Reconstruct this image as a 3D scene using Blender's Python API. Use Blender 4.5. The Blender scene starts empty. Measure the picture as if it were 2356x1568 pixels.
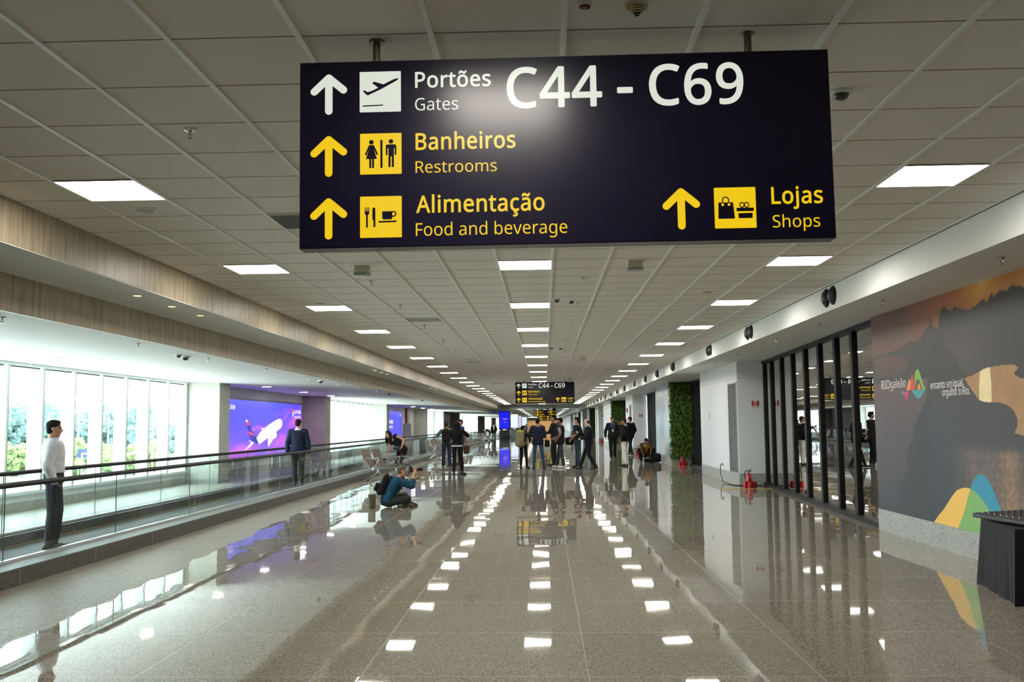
import bpy, bmesh, math, random
from mathutils import Vector, Matrix
SC = bpy.context.scene
COL = SC.collection

# ---------------------------------------------------------------- camera, sky, exposure
cam_data = bpy.data.cameras.new('camera')
cam = bpy.data.objects.new('camera', cam_data)
COL.objects.link(cam)
cam_data.sensor_fit = 'HORIZONTAL'
cam_data.sensor_width = 36.0
cam_data.lens = 36.0 * 2194.5 / 2356.0
cam_data.clip_start = 0.05
cam_data.clip_end = 2000
def cam_matrix(p, y, r):
    rx = Matrix.Rotation(p, 3, 'X')
    rz = Matrix.Rotation(y, 3, 'Z')
    ry = Matrix.Rotation(r, 3, 'Y')
    m = rz @ rx @ ry                      # local x right, y forward, z up
    b = Matrix(((1, 0, 0), (0, 0, -1), (0, 1, 0)))   # camera axes (x, y up, -z forward) -> (x, forward y, up z)
    return (m @ b).to_4x4()
cam.matrix_world = Matrix.Translation((0, 0, 1.53)) @ cam_matrix(0.0874, 0.0331, 0.0098)
SC.camera = cam

world = bpy.data.worlds.new('overcast_sky')
SC.world = world
world.use_nodes = True
SKY = 13.0
bg = world.node_tree.nodes['Background']
bg.inputs[0].default_value = (0.92, 1.0, 1.05, 1)
bg.inputs[1].default_value = SKY

SC.view_settings.view_transform = 'Standard'
SC.view_settings.look = 'None'
SC.view_settings.gamma = 1
SC.view_settings.use_curve_mapping = False
SC.view_settings.exposure = 0.2
PANEL = 31.0
cy = SC.cycles
cy.use_denoising = True
cy.max_bounces = 8
cy.diffuse_bounces = 4
cy.glossy_bounces = 4
cy.transmission_bounces = 4
cy.transparent_max_bounces = 16
cy.sample_clamp_indirect = 6
cy.caustics_reflective = False
cy.caustics_refractive = False
cy.blur_glossy = 0.5

# ---------------------------------------------------------------- helpers
def lin(c):
    return tuple((x / 255 / 12.92) if x / 255 <= 0.04045 else ((x / 255 + 0.055) / 1.055) ** 2.4 for x in c)

def nodes(name):
    m = bpy.data.materials.new(name)
    m.use_nodes = True
    nt = m.node_tree
    return m, nt, nt.nodes['Principled BSDF']

def N(nt, kind, **kw):
    n = nt.nodes.new(kind)
    for k, v in kw.items():
        setattr(n, k, v)
    return n

def math_node(nt, op, a, b=None, clamp=False):
    n = N(nt, 'ShaderNodeMath', operation=op, use_clamp=clamp)
    for i, v in enumerate((a, b)):
        if v is None:
            continue
        if isinstance(v, (int, float)):
            n.inputs[i].default_value = v
        else:
            nt.links.new(v, n.inputs[i])
    return n.outputs[0]

def mixc(nt, fac, a, b, mode='MIX'):
    n = N(nt, 'ShaderNodeMix', data_type='RGBA', blend_type=mode)
    for i, v in ((0, fac), (6, a), (7, b)):
        if isinstance(v, (int, float)):
            n.inputs[i].default_value = v
        elif isinstance(v, tuple):
            n.inputs[i].default_value = (*v[:3], 1)
        else:
            nt.links.new(v, n.inputs[i])
    return n.outputs[2]

def ramp(nt, src, stops):
    n = N(nt, 'ShaderNodeValToRGB')
    el = n.color_ramp.elements
    while len(el) < len(stops):
        el.new(0.5)
    for e, (p, c) in zip(el, stops):
        e.position = p
        e.color = (*c[:3], 1) if isinstance(c, tuple) else (c, c, c, 1)
    nt.links.new(src, n.inputs[0])
    return n.outputs[0]

def coords(nt, scale=(1, 1, 1), kind='Object'):
    t = N(nt, 'ShaderNodeTexCoord')
    mp = N(nt, 'ShaderNodeMapping')
    mp.inputs['Scale'].default_value = scale
    nt.links.new(t.outputs[kind], mp.inputs[0])
    return mp.outputs[0]

def noise(nt, vec, scale, detail=3.0, rough=0.55):
    n = N(nt, 'ShaderNodeTexNoise')
    n.inputs['Scale'].default_value = scale
    n.inputs['Detail'].default_value = detail
    n.inputs['Roughness'].default_value = rough
    nt.links.new(vec, n.inputs['Vector'])
    return n.outputs[0]

MATS = {}
def M(name, rgb, rough=0.5, metal=0.0, var=0.10, scale=14.0, stretch=(1, 1, 1), bump=0.0, spec=0.5):
    """A principled material with a gentle procedural variation of its colour."""
    if name in MATS:
        return MATS[name]
    m, nt, b = nodes(name)
    c = lin(rgb)
    nz = noise(nt, coords(nt, stretch), scale)
    lo = tuple(x * (1 - var) for x in c)
    hi = tuple(min(1, x * (1 + var)) for x in c)
    nt.links.new(ramp(nt, nz, [(0.3, lo), (0.7, hi)]), b.inputs['Base Color'])
    b.inputs['Roughness'].default_value = rough
    b.inputs['Metallic'].default_value = metal
    b.inputs['Specular IOR Level'].default_value = spec
    if bump:
        bp = N(nt, 'ShaderNodeBump')
        bp.inputs['Strength'].default_value = bump
        bp.inputs['Distance'].default_value = 0.01
        nt.links.new(nz, bp.inputs['Height'])
        nt.links.new(bp.outputs[0], b.inputs['Normal'])
    MATS[name] = m
    return m

def EM(name, rgb, strength, var=0.0):
    """Something that gives off light: a lamp, a lit sign, a screen."""
    if name in MATS:
        return MATS[name]
    m, nt, b = nodes(name)
    b.inputs['Base Color'].default_value = (0.02, 0.02, 0.02, 1)
    b.inputs['Roughness'].default_value = 0.35
    c = lin(rgb)
    nz = noise(nt, coords(nt), 3.0)
    col = ramp(nt, nz, [(0.3, tuple(x * (1 - var) for x in c)), (0.7, c)])
    nt.links.new(col, b.inputs['Emission Color'])
    b.inputs['Emission Strength'].default_value = strength
    MATS[name] = m
    return m

def glass_mat(name, tint, refl_ior=1.5, rough=0.0, boost=0.0):
    """Thin sheet glass: tinted see-through with a fresnel mirror."""
    if name in MATS:
        return MATS[name]
    m = bpy.data.materials.new(name)
    m.use_nodes = True
    nt = m.node_tree
    nt.nodes.clear()
    out = N(nt, 'ShaderNodeOutputMaterial')
    tr = N(nt, 'ShaderNodeBsdfTransparent')
    nz = noise(nt, coords(nt), 0.7)
    nt.links.new(ramp(nt, nz, [(0.2, tuple(t * 0.985 for t in tint)), (0.8, tint)]), tr.inputs[0])
    gl = N(nt, 'ShaderNodeBsdfGlossy')
    gl.inputs['Roughness'].default_value = rough
    fr = N(nt, 'ShaderNodeFresnel')
    fr.inputs[0].default_value = refl_ior
    fac = math_node(nt, 'ADD', fr.outputs[0], boost, clamp=True)
    # a back-facing hit must not turn into total reflection inside a thin sheet
    geo = N(nt, 'ShaderNodeNewGeometry')
    front = math_node(nt, 'SUBTRACT', 1.0, geo.outputs['Backfacing'])
    fac = math_node(nt, 'MULTIPLY', fac, front)
    mx = N(nt, 'ShaderNodeMixShader')
    nt.links.new(fac, mx.inputs[0])
    nt.links.new(tr.outputs[0], mx.inputs[1])
    nt.links.new(gl.outputs[0], mx.inputs[2])
    nt.links.new(mx.outputs[0], out.inputs[0])
    MATS[name] = m
    return m

class G:
    """Collects shapes into ONE mesh."""
    def __init__(s):
        s.v, s.f, s.m, s.k = [], [], [], 0
    def mat(s, k):
        s.k = k
        return s
    def add(s, vs, fs):
        o = len(s.v)
        s.v += [tuple(v) for v in vs]
        s.f += [tuple(i + o for i in f) for f in fs]
        s.m += [s.k] * len(fs)
        return s
    def box(s, c, d, rot=None):
        vs = []
        for z in (-.5, .5):
            for x, y in ((-.5, -.5), (.5, -.5), (.5, .5), (-.5, .5)):
                p = Vector((x * d[0], y * d[1], z * d[2]))
                if rot is not None:
                    p = rot @ p
                vs.append(p + Vector(c))
        return s.add(vs, [(3, 2, 1, 0), (4, 5, 6, 7), (0, 1, 5, 4), (1, 2, 6, 5), (2, 3, 7, 6), (3, 0, 4, 7)])
    def bx(s, x0, x1, y0, y1, z0, z1):
        return s.box(((x0 + x1) / 2, (y0 + y1) / 2, (z0 + z1) / 2), (abs(x1 - x0), abs(y1 - y0), abs(z1 - z0)))
    def bbox(s, c, d, b=0.01, rot=None):
        """box with chamfered vertical and horizontal edges"""
        bm = bmesh.new()
        bmesh.ops.create_cube(bm, size=1)
        bmesh.ops.scale(bm, vec=d, verts=bm.verts)
        bmesh.ops.bevel(bm, geom=bm.edges[:], offset=b, segments=2, affect='EDGES', profile=0.6)
        vs = [(rot @ v.co if rot is not None else v.co) + Vector(c) for v in bm.verts]
        bm.verts.index_update()
        fs = [tuple(v.index for v in f.verts) for f in bm.faces]
        bm.free()
        return s.add(vs, fs)
    def tube(s, pts, r, n=8, cap=True):
        pts = [Vector(p) for p in pts]
        rs = r if isinstance(r, (list, tuple)) else [r] * len(pts)
        rings, prev = [], None
        for i, p in enumerate(pts):
            a = pts[max(i - 1, 0)]
            b = pts[min(i + 1, len(pts) - 1)]
            t = (b - a).normalized()
            if prev is None:
                u = t.orthogonal().normalized()
            else:
                u = (prev - t * prev.dot(t)).normalized()
            prev = u
            w = t.cross(u)
            rings.append([p + (u * math.cos(2 * math.pi * k / n) + w * math.sin(2 * math.pi * k / n)) * rs[i] for k in range(n)])
        vs = [v for q in rings for v in q]
        fs = []
        for i in range(len(pts) - 1):
            for k in range(n):
                fs.append((i * n + k, i * n + (k + 1) % n, (i + 1) * n + (k + 1) % n, (i + 1) * n + k))
        if cap:
            fs.append(tuple(range(n))[::-1])
            fs.append(tuple(range((len(pts) - 1) * n, len(pts) * n)))
        return s.add(vs, fs)
    def lathe(s, c, prof, n=20, axis=None):
        """prof: (radius, height) pairs around +Z (or around axis)"""
        q = Vector((0, 0, 1)).rotation_difference(Vector(axis)).to_matrix() if axis is not None else Matrix.Identity(3)
        vs, fs = [], []
        for r, z in prof:
            for k in range(n):
                a = 2 * math.pi * k / n
                vs.append(q @ Vector((r * math.cos(a), r * math.sin(a), z)) + Vector(c))
        for i in range(len(prof) - 1):
            for k in range(n):
                fs.append((i * n + k, i * n + (k + 1) % n, (i + 1) * n + (k + 1) % n, (i + 1) * n + k))
        fs.append(tuple(range(n))[::-1])
        fs.append(tuple(range((len(prof) - 1) * n, len(prof) * n)))
        return s.add(vs, fs)
    def ball(s, c, r, n=12, rot=None):
        r = (r, r, r) if isinstance(r, (int, float)) else r
        vs, fs = [], []
        m = n // 2
        for i in range(m + 1):
            t = math.pi * i / m
            for k in range(n):
                a = 2 * math.pi * k / n
                p = Vector((r[0] * math.sin(t) * math.cos(a), r[1] * math.sin(t) * math.sin(a), -r[2] * math.cos(t)))
                vs.append((rot @ p if rot is not None else p) + Vector(c))
        for i in range(m):
            for k in range(n):
                fs.append((i * n + k, i * n + (k + 1) % n, (i + 1) * n + (k + 1) % n, (i + 1) * n + k))
        return s.add(vs, fs)
    def poly(s, pts, o, u, w, d=0.0):
        """flat 2D outline at origin o with axes u, w; d = thickness backwards along -(u x w)"""
        o, u, w = Vector(o), Vector(u), Vector(w)
        n = u.cross(w).normalized()
        a = sum(pts[i][0] * pts[(i + 1) % len(pts)][1] - pts[(i + 1) % len(pts)][0] * pts[i][1] for i in range(len(pts)))
        if a < 0:
            pts = pts[::-1]
        fr = [o + u * x + w * y for x, y in pts]
        if not d:
            return s.add(fr, [tuple(range(len(pts)))])
        bk = [p - n * d for p in fr]
        k = len(pts)
        return s.add(fr + bk, [tuple(range(k)), tuple(range(k, 2 * k))[::-1]] + [(i, i + k, (i + 1) % k + k, (i + 1) % k) for i in range(k)])
    def build(s, name, mats, parent=None, smooth=False, angle=0.6):
        me = bpy.data.meshes.new(name)
        me.from_pydata(s.v, [], s.f)
        mats = mats if isinstance(mats, (list, tuple)) else [mats]
        for q in mats:
            me.materials.append(q)
        if len(mats) > 1:
            me.polygons.foreach_set('material_index', s.m)
        me.update()
        if smooth:
            me.polygons.foreach_set('use_smooth', [True] * len(me.polygons))
            try:
                me.set_sharp_from_angle(angle=angle)
            except Exception:
                pass
        return link(name, me, parent)

def link(name, me, parent=None):
    o = bpy.data.objects.new(name, me)
    COL.objects.link(o)
    if parent is not None:
        o.parent = parent
    return o

def tag(o, label=None, cat=None, group=None, kind=None):
    if label:
        o['label'] = label
    if cat:
        o['category'] = cat
    if group:
        o['group'] = group
    if kind:
        o['kind'] = kind
    return o

def thing(name, label, cat, loc=(0, 0, 0), rz=0.0, group=None, kind=None):
    o = link(name, None)
    o.location = loc
    o.rotation_euler = (0, 0, rz)
    return tag(o, label, cat, group, kind)

def struct(o):
    o['kind'] = 'structure'
    return o

def dup(root, loc=None, rz=None, label=None, group=None, scale=None):
    """a copy of a thing with copies of its parts and sub-parts"""
    r = root.copy()
    COL.objects.link(r)
    if loc is not None:
        r.location = loc
    if rz is not None:
        r.rotation_euler = (0, 0, rz)
    if scale is not None:
        r.scale = scale if isinstance(scale, tuple) else (scale,) * 3
    if label:
        r['label'] = label
    if group:
        r['group'] = group
    for ch in list(root.children):
        c = ch.copy()
        COL.objects.link(c)
        c.parent = r
        for g in ch.children:
            d = g.copy()
            COL.objects.link(d)
            d.parent = c
    return r

ORD = ('first second third fourth fifth sixth seventh eighth ninth tenth eleventh twelfth thirteenth fourteenth fifteenth sixteenth '
       'seventeenth eighteenth nineteenth twentieth twenty-first twenty-second twenty-third twenty-fourth twenty-fifth twenty-sixth twenty-seventh twenty-eighth twenty-ninth thirtieth thirty-first thirty-second').split()

# outlines of a humanist sans lettering: advance width and closed loops, cap height 1000
GLYPH = {
',': (375, ['269,147 216,-17 148,-181 57,-181 98,-6 127,162 259,162']),
'-': (451, ['56,321 56,430 395,430 395,321']),
'.': (375, ['101,76 107,120 126,148 154,164 186,169 220,164 249,148 268,120 275,76 268,32 249,3 220,-14 186,-20 154,-14 126,3 107,32']),
'4': (801, ['773,227 627,227 627,0 508,0 508,227 29,227 29,332 500,1006 627,1006 627,338 773,338','515,874 510,874 450,765 150,338 508,338']),
'6': (801, ['77,427 80,513 89,598 105,680 130,757 165,828 211,890 270,942 342,981 430,1006 535,1014 633,1007 658,1001 658,896 602,909 538,913 449,905 377,881 319,843 275,793 243,732 221,664 208,589 200,508 209,508 232,540 262,569 297,592 340,611 389,622 445,626 527,617 597,590 655,547 699,487 726,412 735,322 725,225 696,143 649,76 586,27 509,-4 417,-14 348,-7 284,13 226,46 176,94 134,156 103,232 84,322','416,90 496,104 559,146 600,219 613,322 601,408 565,473 505,515 420,529 359,523 305,502 262,471 229,433 209,390 202,346 205,300 215,255 232,212 256,172 286,138 323,112 366,95']),
'9': (801, ['728,573 725,488 716,403 700,320 675,243 640,172 594,110 535,58 462,19 374,-6 269,-14 204,-11 143,0 143,105 235,88 266,87 356,95 428,119 485,157 529,207 562,266 584,335 597,411 604,490 595,490 571,459 542,431 506,408 464,389 415,378 357,374 277,383 207,410 149,453 106,513 79,587 70,676 80,774 110,857 158,924 221,973 299,1004 389,1014 458,1007 522,987 580,953 630,905 671,843 702,768 722,678','389,910 310,896 247,853 206,780 192,678 204,592 239,526 298,484 384,471 446,477 500,498 544,529 576,567 597,610 604,654 600,699 590,744 574,788 550,828 520,862 483,888 439,905']),
'A': (895, ['763,0 643,310 246,310 127,0 0,0 391,1004 504,1004 894,0','445,874 402,724 289,422 605,422']),
'B': (910, ['422,1000 586,986 705,945 777,869 801,752 796,697 779,648 752,606 715,572 668,547 611,531 611,524 671,510 725,487 770,455 805,412 827,355 835,284 824,200 793,130 742,74 673,33 588,8 487,0 136,0 136,1000','447,574 555,585 623,616 659,667 671,738 656,809 613,856 537,883 427,892 262,892 262,574','262,469 262,106 464,106 576,119 648,158 687,218 700,294 695,344 677,387 646,421 600,447 537,464 454,469']),
'C': (885, ['564,903 488,897 420,876 361,842 311,796 271,738 242,669 224,589 218,500 228,385 257,286 305,205 372,146 458,109 563,97 627,99 746,120 803,136 803,27 746,8 687,-4 622,-12 545,-14 405,2 290,49 200,125 137,228 98,355 85,501 93,610 117,709 156,796 209,871 277,932 360,977 456,1005 566,1014 641,1010 714,999 782,980 842,955 791,849 688,887 629,899']),
'E': (779, ['695,0 136,0 136,1000 695,1000 695,889 262,889 262,577 669,577 669,468 262,468 262,111 695,111']),
'F': (727, ['262,0 136,0 136,1000 695,1000 695,889 262,889 262,535 668,535 668,424 262,424']),
'G': (1020, ['570,528 916,528 916,38 834,15 752,-1 664,-11 564,-14 421,2 303,48 209,124 141,226 99,352 85,500 101,646 147,772 222,874 324,950 452,998 604,1014 685,1010 763,999 835,980 902,955 854,846 798,868 735,887 667,899 597,903 486,891 392,854 317,795 262,715 228,616 217,500 227,388 256,289 305,208 377,146 472,108 594,95 706,102 790,119 790,416 570,416']),
'I': (475, ['417,0 56,0 56,73 174,99 174,899 56,927 56,1000 417,1000 417,927 300,899 300,99 417,73']),
'L': (734, ['136,0 136,1000 262,1000 262,112 699,112 699,0']),
'M': (1270, ['577,0 248,877 242,877 252,606 252,0 136,0 136,1000 322,1000 630,181 636,181 950,1000 1134,1000 1134,0 1010,0 1015,803 1020,875 1014,875 681,0']),
'N': (1064, ['929,0 782,0 246,831 241,831 252,559 252,0 136,0 136,1000 282,1000 815,172 821,172 811,436 811,1000 929,1000']),
'O': (1094, ['1008,501 1001,391 979,291 942,203 891,127 826,67 747,22 654,-5 548,-14 438,-5 343,23 264,68 199,128 149,203 113,291 92,392 85,503 98,647 136,772 199,874 289,951 406,999 549,1015 687,999 801,952 891,875 956,772 995,647','218,501 227,384 254,284 298,204 362,144 445,107 548,95 651,107 733,144 796,204 840,284 867,384 875,501 856,670 797,798 696,878 549,905 446,893 362,856 298,798 254,718 227,619']),
'P': (847, ['401,1000 570,981 686,923 754,830 776,706 771,645 756,588 729,534 689,486 635,446 566,415 480,396 377,389 262,389 262,0 136,0 136,1000','389,892 262,892 262,497 363,497 450,502 521,518 576,544 615,583 638,634 646,700 630,785 584,845 505,880']),
'R': (871, ['412,1000 525,992 617,968 687,929 737,874 766,803 776,716 769,643 746,583 713,535 672,498 625,470 576,448 850,0 703,0 461,413 262,413 262,0 136,0 136,1000','405,891 262,891 262,520 412,520 517,532 590,568 632,628 646,710 639,769 620,815 587,849 541,873 480,886']),
'S': (769, ['703,268 692,185 660,116 607,60 536,20 448,-6 346,-14 239,-8 190,-2 106,19 71,34 71,154 128,133 197,113 273,100 352,95 420,100 476,115 520,139 552,171 571,210 577,256 572,301 556,339 527,371 484,401 423,431 281,487 229,513 185,543 148,576 120,613 100,655 88,704 84,759 94,833 125,896 173,946 237,983 315,1006 403,1014 482,1010 555,999 620,981 679,958 640,850 586,871 527,888 465,900 401,903 343,899 296,885 259,863 232,834 217,798 211,758 217,711 232,674 260,642 301,613 511,523 579,487 633,446 672,398 695,339']),
'T': (779, ['452,0 326,0 326,889 14,889 14,1000 763,1000 763,889 452,889']),
'V': (840, ['840,1000 483,0 357,0 0,1000 132,1000 384,280 420,140 457,282 707,1000']),
'X': (821, ['815,0 672,0 408,434 139,0 6,0 338,521 27,1000 167,1000 412,608 658,1000 791,1000 482,524']),
'a': (786, ['403,763 523,748 606,703 656,625 672,511 672,0 583,0 559,106 553,106 520,69 487,39 450,15 408,-1 359,-11 301,-14 237,-8 180,10 132,40 95,83 72,140 64,209 86,308 153,382 265,429 424,448 552,452 552,497 542,577 511,627 462,655 396,664 339,659 284,646 233,628 185,606 147,699 201,724 263,744 332,759','440,363 321,349 246,318 205,271 192,207 202,153 230,115 274,93 329,85 416,99 487,138 535,205 550,300 550,367']),
'b': (861, ['238,679 235,651 242,651 280,695 331,731 395,755 475,763 601,739 700,666 763,545 784,375 775,257 746,160 699,84 637,29 562,-3 475,-14 395,-6 331,18 280,54 242,95 232,95 207,0 119,0 119,1064 242,1064','454,661 382,654 328,631 288,593 262,539 247,468 242,374 254,252 288,162 353,107 457,88 545,107 607,162 644,253 657,377 644,501 607,590 544,643']),
'c': (672, ['420,-14 326,-4 243,27 174,78 121,153 88,250 77,371 89,497 123,597 178,672 249,724 333,755 429,765 485,762 539,753 588,740 626,724 588,622 510,646 466,654 426,657 357,649 301,625 258,585 228,529 210,459 204,373 210,290 228,220 258,165 300,125 353,100 419,92 477,96 527,105 613,136 613,27 574,9 530,-4 480,-11']),
'd': (861, ['385,-14 259,10 161,83 98,205 77,374 98,544 162,666 260,740 387,765 442,761 489,750 529,733 564,710 594,683 619,654 627,654 619,765 619,1064 742,1064 742,0 643,0 625,101 619,101 594,70 564,43 529,19 488,1 440,-10','405,88 506,105 572,153 608,235 620,373 609,496 574,588 508,644 403,662 316,643 254,583 217,491 204,371 217,252 254,162 317,107']),
'e': (790, ['409,765 499,754 575,723 636,672 681,604 709,522 718,426 718,352 204,352 222,239 270,158 344,108 444,91 511,94 571,104 685,143 685,35 628,13 571,-2 510,-11 438,-14 338,-3 250,29 177,84 123,159 88,255 77,370 87,484 118,581 168,659 235,717 316,753','408,664 329,650 268,607 227,539 207,450 590,450 585,510 570,562 545,604 511,637 465,657']),
'g': (861, ['385,765 456,758 519,737 574,701 620,651 627,651 644,751 742,751 742,-13 733,-110 706,-191 660,-254 595,-300 511,-327 406,-336 328,-333 257,-324 193,-309 136,-289 136,-175 194,-200 261,-218 334,-230 413,-234 499,-220 565,-177 607,-110 620,-22 625,99 619,99 575,49 522,14 459,-7 387,-14 257,12 159,88 98,211 77,374 98,535 159,659 256,738','402,661 344,653 295,627 256,586 228,529 210,458 204,373 217,250 256,160 318,105 405,87 458,91 503,102 540,120 570,148 593,184 609,228 619,282 622,374 616,466 599,539 569,594 527,632 471,654']),
'h': (866, ['238,671 235,647 244,647 271,683 304,711 342,734 385,750 431,760 478,763 561,756 630,735 683,698 721,646 744,576 752,489 752,0 630,0 630,480 620,560 590,616 537,650 462,661 387,653 331,630 290,591 263,537 247,469 242,388 242,0 119,0 119,1064 242,1064']),
'i': (361, ['242,751 242,0 119,0 119,751','182,1032 209,1027 232,1013 248,989 254,954 248,919 232,895 209,880 182,875 154,880 130,895 114,919 109,954 114,989 130,1013 154,1027']),
'j': (361, ['31,-336 -56,-326 -77,-319 -77,-220 -10,-233 15,-234 56,-228 90,-209 112,-174 119,-116 119,751 242,751 242,-112 237,-177 220,-232 192,-277 151,-310 98,-329','109,954 114,989 130,1013 154,1027 182,1032 209,1027 232,1013 248,989 254,954 248,919 232,895 209,880 182,875 154,880 130,895 114,919']),
'l': (361, ['242,0 119,0 119,1064 242,1064']),
'm': (1310, ['943,765 1054,748 1133,700 1180,614 1196,489 1196,0 1074,0 1074,483 1065,561 1037,616 990,650 922,661 828,645 765,598 730,521 718,415 718,0 597,0 597,483 592,537 580,582 559,617 529,641 491,656 443,661 375,653 324,630 286,591 261,538 247,471 242,389 242,0 119,0 119,751 218,751 237,648 244,648 270,684 302,714 338,736 378,752 421,762 465,765 545,757 610,734 660,695 695,639 702,639 746,695 805,734 872,757']),
'n': (866, ['480,765 598,748 683,700 735,614 752,489 752,0 630,0 630,480 620,560 590,616 537,650 462,661 357,644 290,591 254,506 242,389 242,0 119,0 119,751 218,751 237,648 244,648 272,684 306,714 345,736 388,752 433,762']),
'o': (847, ['772,377 766,288 747,211 717,144 677,88 627,44 567,12 498,-8 422,-14 350,-8 284,12 225,44 175,88 134,144 103,211 84,288 77,377 88,492 119,588 170,664 239,719 325,753 426,765 522,753 606,719 675,664 728,588 761,492','204,377 210,294 228,223 257,166 300,123 355,97 424,88 493,97 549,123 592,166 621,223 638,294 644,377 638,460 620,529 591,585 548,627 493,652 423,661 324,642 256,585 217,495']),
'p': (861, ['476,765 601,741 700,668 763,547 784,377 775,259 746,162 700,85 638,30 562,-3 475,-14 421,-10 373,1 331,19 296,41 242,95 234,95 242,-28 242,-336 119,-336 119,751 220,751 237,648 242,648 267,679 296,707 331,731 372,749 420,761','454,661 386,654 332,632 292,596 265,546 249,481 242,377 247,291 262,220 288,163 328,122 384,97 457,88 519,98 569,126 608,171 635,229 651,299 657,378 644,494 607,584 544,642']),
'r': (578, ['469,765 557,756 542,643 461,653 418,648 378,634 341,613 308,583 281,547 260,504 247,455 242,401 242,0 119,0 119,751 220,751 234,613 239,613 266,654 297,690 333,721 374,744 419,760']),
's': (671, ['608,207 599,140 571,85 527,42 468,11 394,-8 308,-14 235,-11 173,-1 120,14 73,34 73,146 122,124 181,104 246,90 311,85 392,93 447,116 478,151 489,196 485,223 473,246 452,269 418,291 370,315 236,370 179,398 133,429 99,465 78,510 71,566 91,650 149,713 239,752 353,765 419,761 481,751 539,735 592,714 550,616 451,650 398,660 345,664 278,658 229,639 199,610 189,573 194,544 207,520 232,499 268,478 449,403 504,375 549,344 581,307 601,262']),
't': (506, ['370,87 475,102 475,8 419,-8 349,-14 292,-9 240,6 195,34 160,77 137,138 129,218 129,655 22,655 22,714 130,763 179,923 252,923 252,751 469,751 469,655 252,655 252,221 260,162 285,120 323,95']),
'u': (866, ['746,751 746,0 646,0 627,99 622,99 595,64 560,35 521,13 478,-2 432,-11 384,-14 301,-7 233,15 180,51 141,104 118,173 111,259 111,751 235,751 235,268 245,189 276,133 328,99 402,88 477,96 534,120 576,159 603,212 618,280 623,360 623,751']),
'v': (711, ['284,0 0,751 132,751 338,167 352,109 357,109 420,308 580,751 711,751 426,0']),
'ã': (786, ['403,763 523,748 606,703 656,625 672,511 672,0 583,0 559,106 553,106 520,69 487,39 450,15 408,-1 359,-11 301,-14 237,-8 180,10 132,40 95,83 72,140 64,209 86,308 153,382 265,429 424,448 552,452 552,497 542,577 511,627 462,655 396,664 339,659 284,646 233,628 185,606 147,699 201,724 263,744 332,759','440,363 321,349 246,318 205,271 192,207 202,153 230,115 274,93 329,85 416,99 487,138 535,205 550,300 550,367','137,849 143,888 153,924 167,954 185,980 206,1000 231,1015 259,1025 291,1028 322,1025 379,1003 457,960 481,951 504,948 533,953 554,968 570,994 581,1029 651,1029 635,956 604,899 558,862 499,850 470,853 413,875 334,918 310,927 286,930 256,925 235,910 220,884 209,849']),
'ç': (672, ['420,-14 326,-4 243,27 174,78 121,153 88,250 77,371 89,497 123,597 178,672 249,724 333,755 429,765 485,762 539,753 588,740 626,724 588,622 510,646 466,654 426,657 357,649 301,625 258,585 228,529 210,459 204,373 210,290 228,220 258,165 300,125 353,100 419,92 477,96 527,105 613,136 613,27 574,9 530,-4 480,-11','535,-195 522,-254 483,-299 418,-327 307,-336 258,-329 258,-252 332,-259 376,-256 409,-246 429,-227 436,-197 426,-166 398,-144 357,-130 308,-120 368,0 450,0 413,-74 445,-83 475,-96 500,-113 519,-134 531,-161']),
'õ': (847, ['772,377 766,288 747,211 717,144 677,88 627,44 567,12 498,-8 422,-14 350,-8 284,12 225,44 175,88 134,144 103,211 84,288 77,377 88,492 119,588 170,664 239,719 325,753 426,765 522,753 606,719 675,664 728,588 761,492','204,377 210,294 228,223 257,166 300,123 355,97 424,88 493,97 549,123 592,166 621,223 638,294 644,377 638,460 620,529 591,585 548,627 493,652 423,661 324,642 256,585 217,495','168,849 174,888 184,924 198,954 216,980 237,1000 262,1015 290,1025 322,1028 352,1025 382,1016 488,960 512,951 535,948 564,953 585,968 600,994 612,1029 682,1029 666,956 634,899 589,862 529,850 500,853 444,875 365,918 341,927 317,930 287,925 266,910 251,884 239,849']),
' ': (364, [])}

def inside(p, poly):
    x, y = p
    c = False
    n = len(poly)
    for i in range(n):
        x0, y0 = poly[i]
        x1, y1 = poly[(i + 1) % n]
        if (y0 > y) != (y1 > y) and x < (x1 - x0) * (y - y0) / (y1 - y0) + x0:
            c = not c
    return c

def glyph_loops(ch):
    adv, ls = GLYPH[ch]
    return adv, [[tuple(float(q) for q in p.split(',')) for p in l.split()] for l in ls]

_text = {}
def text_mesh(body, bold=0.0):
    """a line of lettering as (verts, faces), baseline at 0, cap height 1"""
    key = (body, bold)
    if key in _text:
        return _text[key]
    c = bpy.data.curves.new('t', 'CURVE')
    c.dimensions = '2D'
    c.fill_mode = 'FRONT'
    x = 0
    for ch in body:
        adv, ls = glyph_loops(ch)
        adv += bold * 1400
        for l in ls:
            sp = c.splines.new('POLY')
            sp.points.add(len(l) - 1)
            for p, v in zip(sp.points, l):
                p.co = ((x + v[0]) / 1000, v[1] / 1000, 0, 1)
            sp.use_cyclic_u = True
        x += adv
    o = bpy.data.objects.new('t', c)
    COL.objects.link(o)
    me = o.evaluated_get(bpy.context.evaluated_depsgraph_get()).to_mesh()
    V, F = [(v.co.x, v.co.y, 0.0) for v in me.vertices], [tuple(p.vertices) for p in me.polygons]
    if bold:                                          # heavier strokes: the same outline laid over itself all around
        v0, f0 = V, F
        V, F = list(v0), list(f0)
        for k in range(8):
            dx, dy = bold * math.cos(math.pi * k / 4), bold * math.sin(math.pi * k / 4)
            F += [tuple(i + len(V) for i in f) for f in f0]
            V = V + [(p[0] + dx, p[1] + dy, (k + 1) * 5e-5) for p in v0]
    _text[key] = (V, F)
    bpy.data.objects.remove(o)
    bpy.data.curves.remove(c)
    return _text[key]

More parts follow.
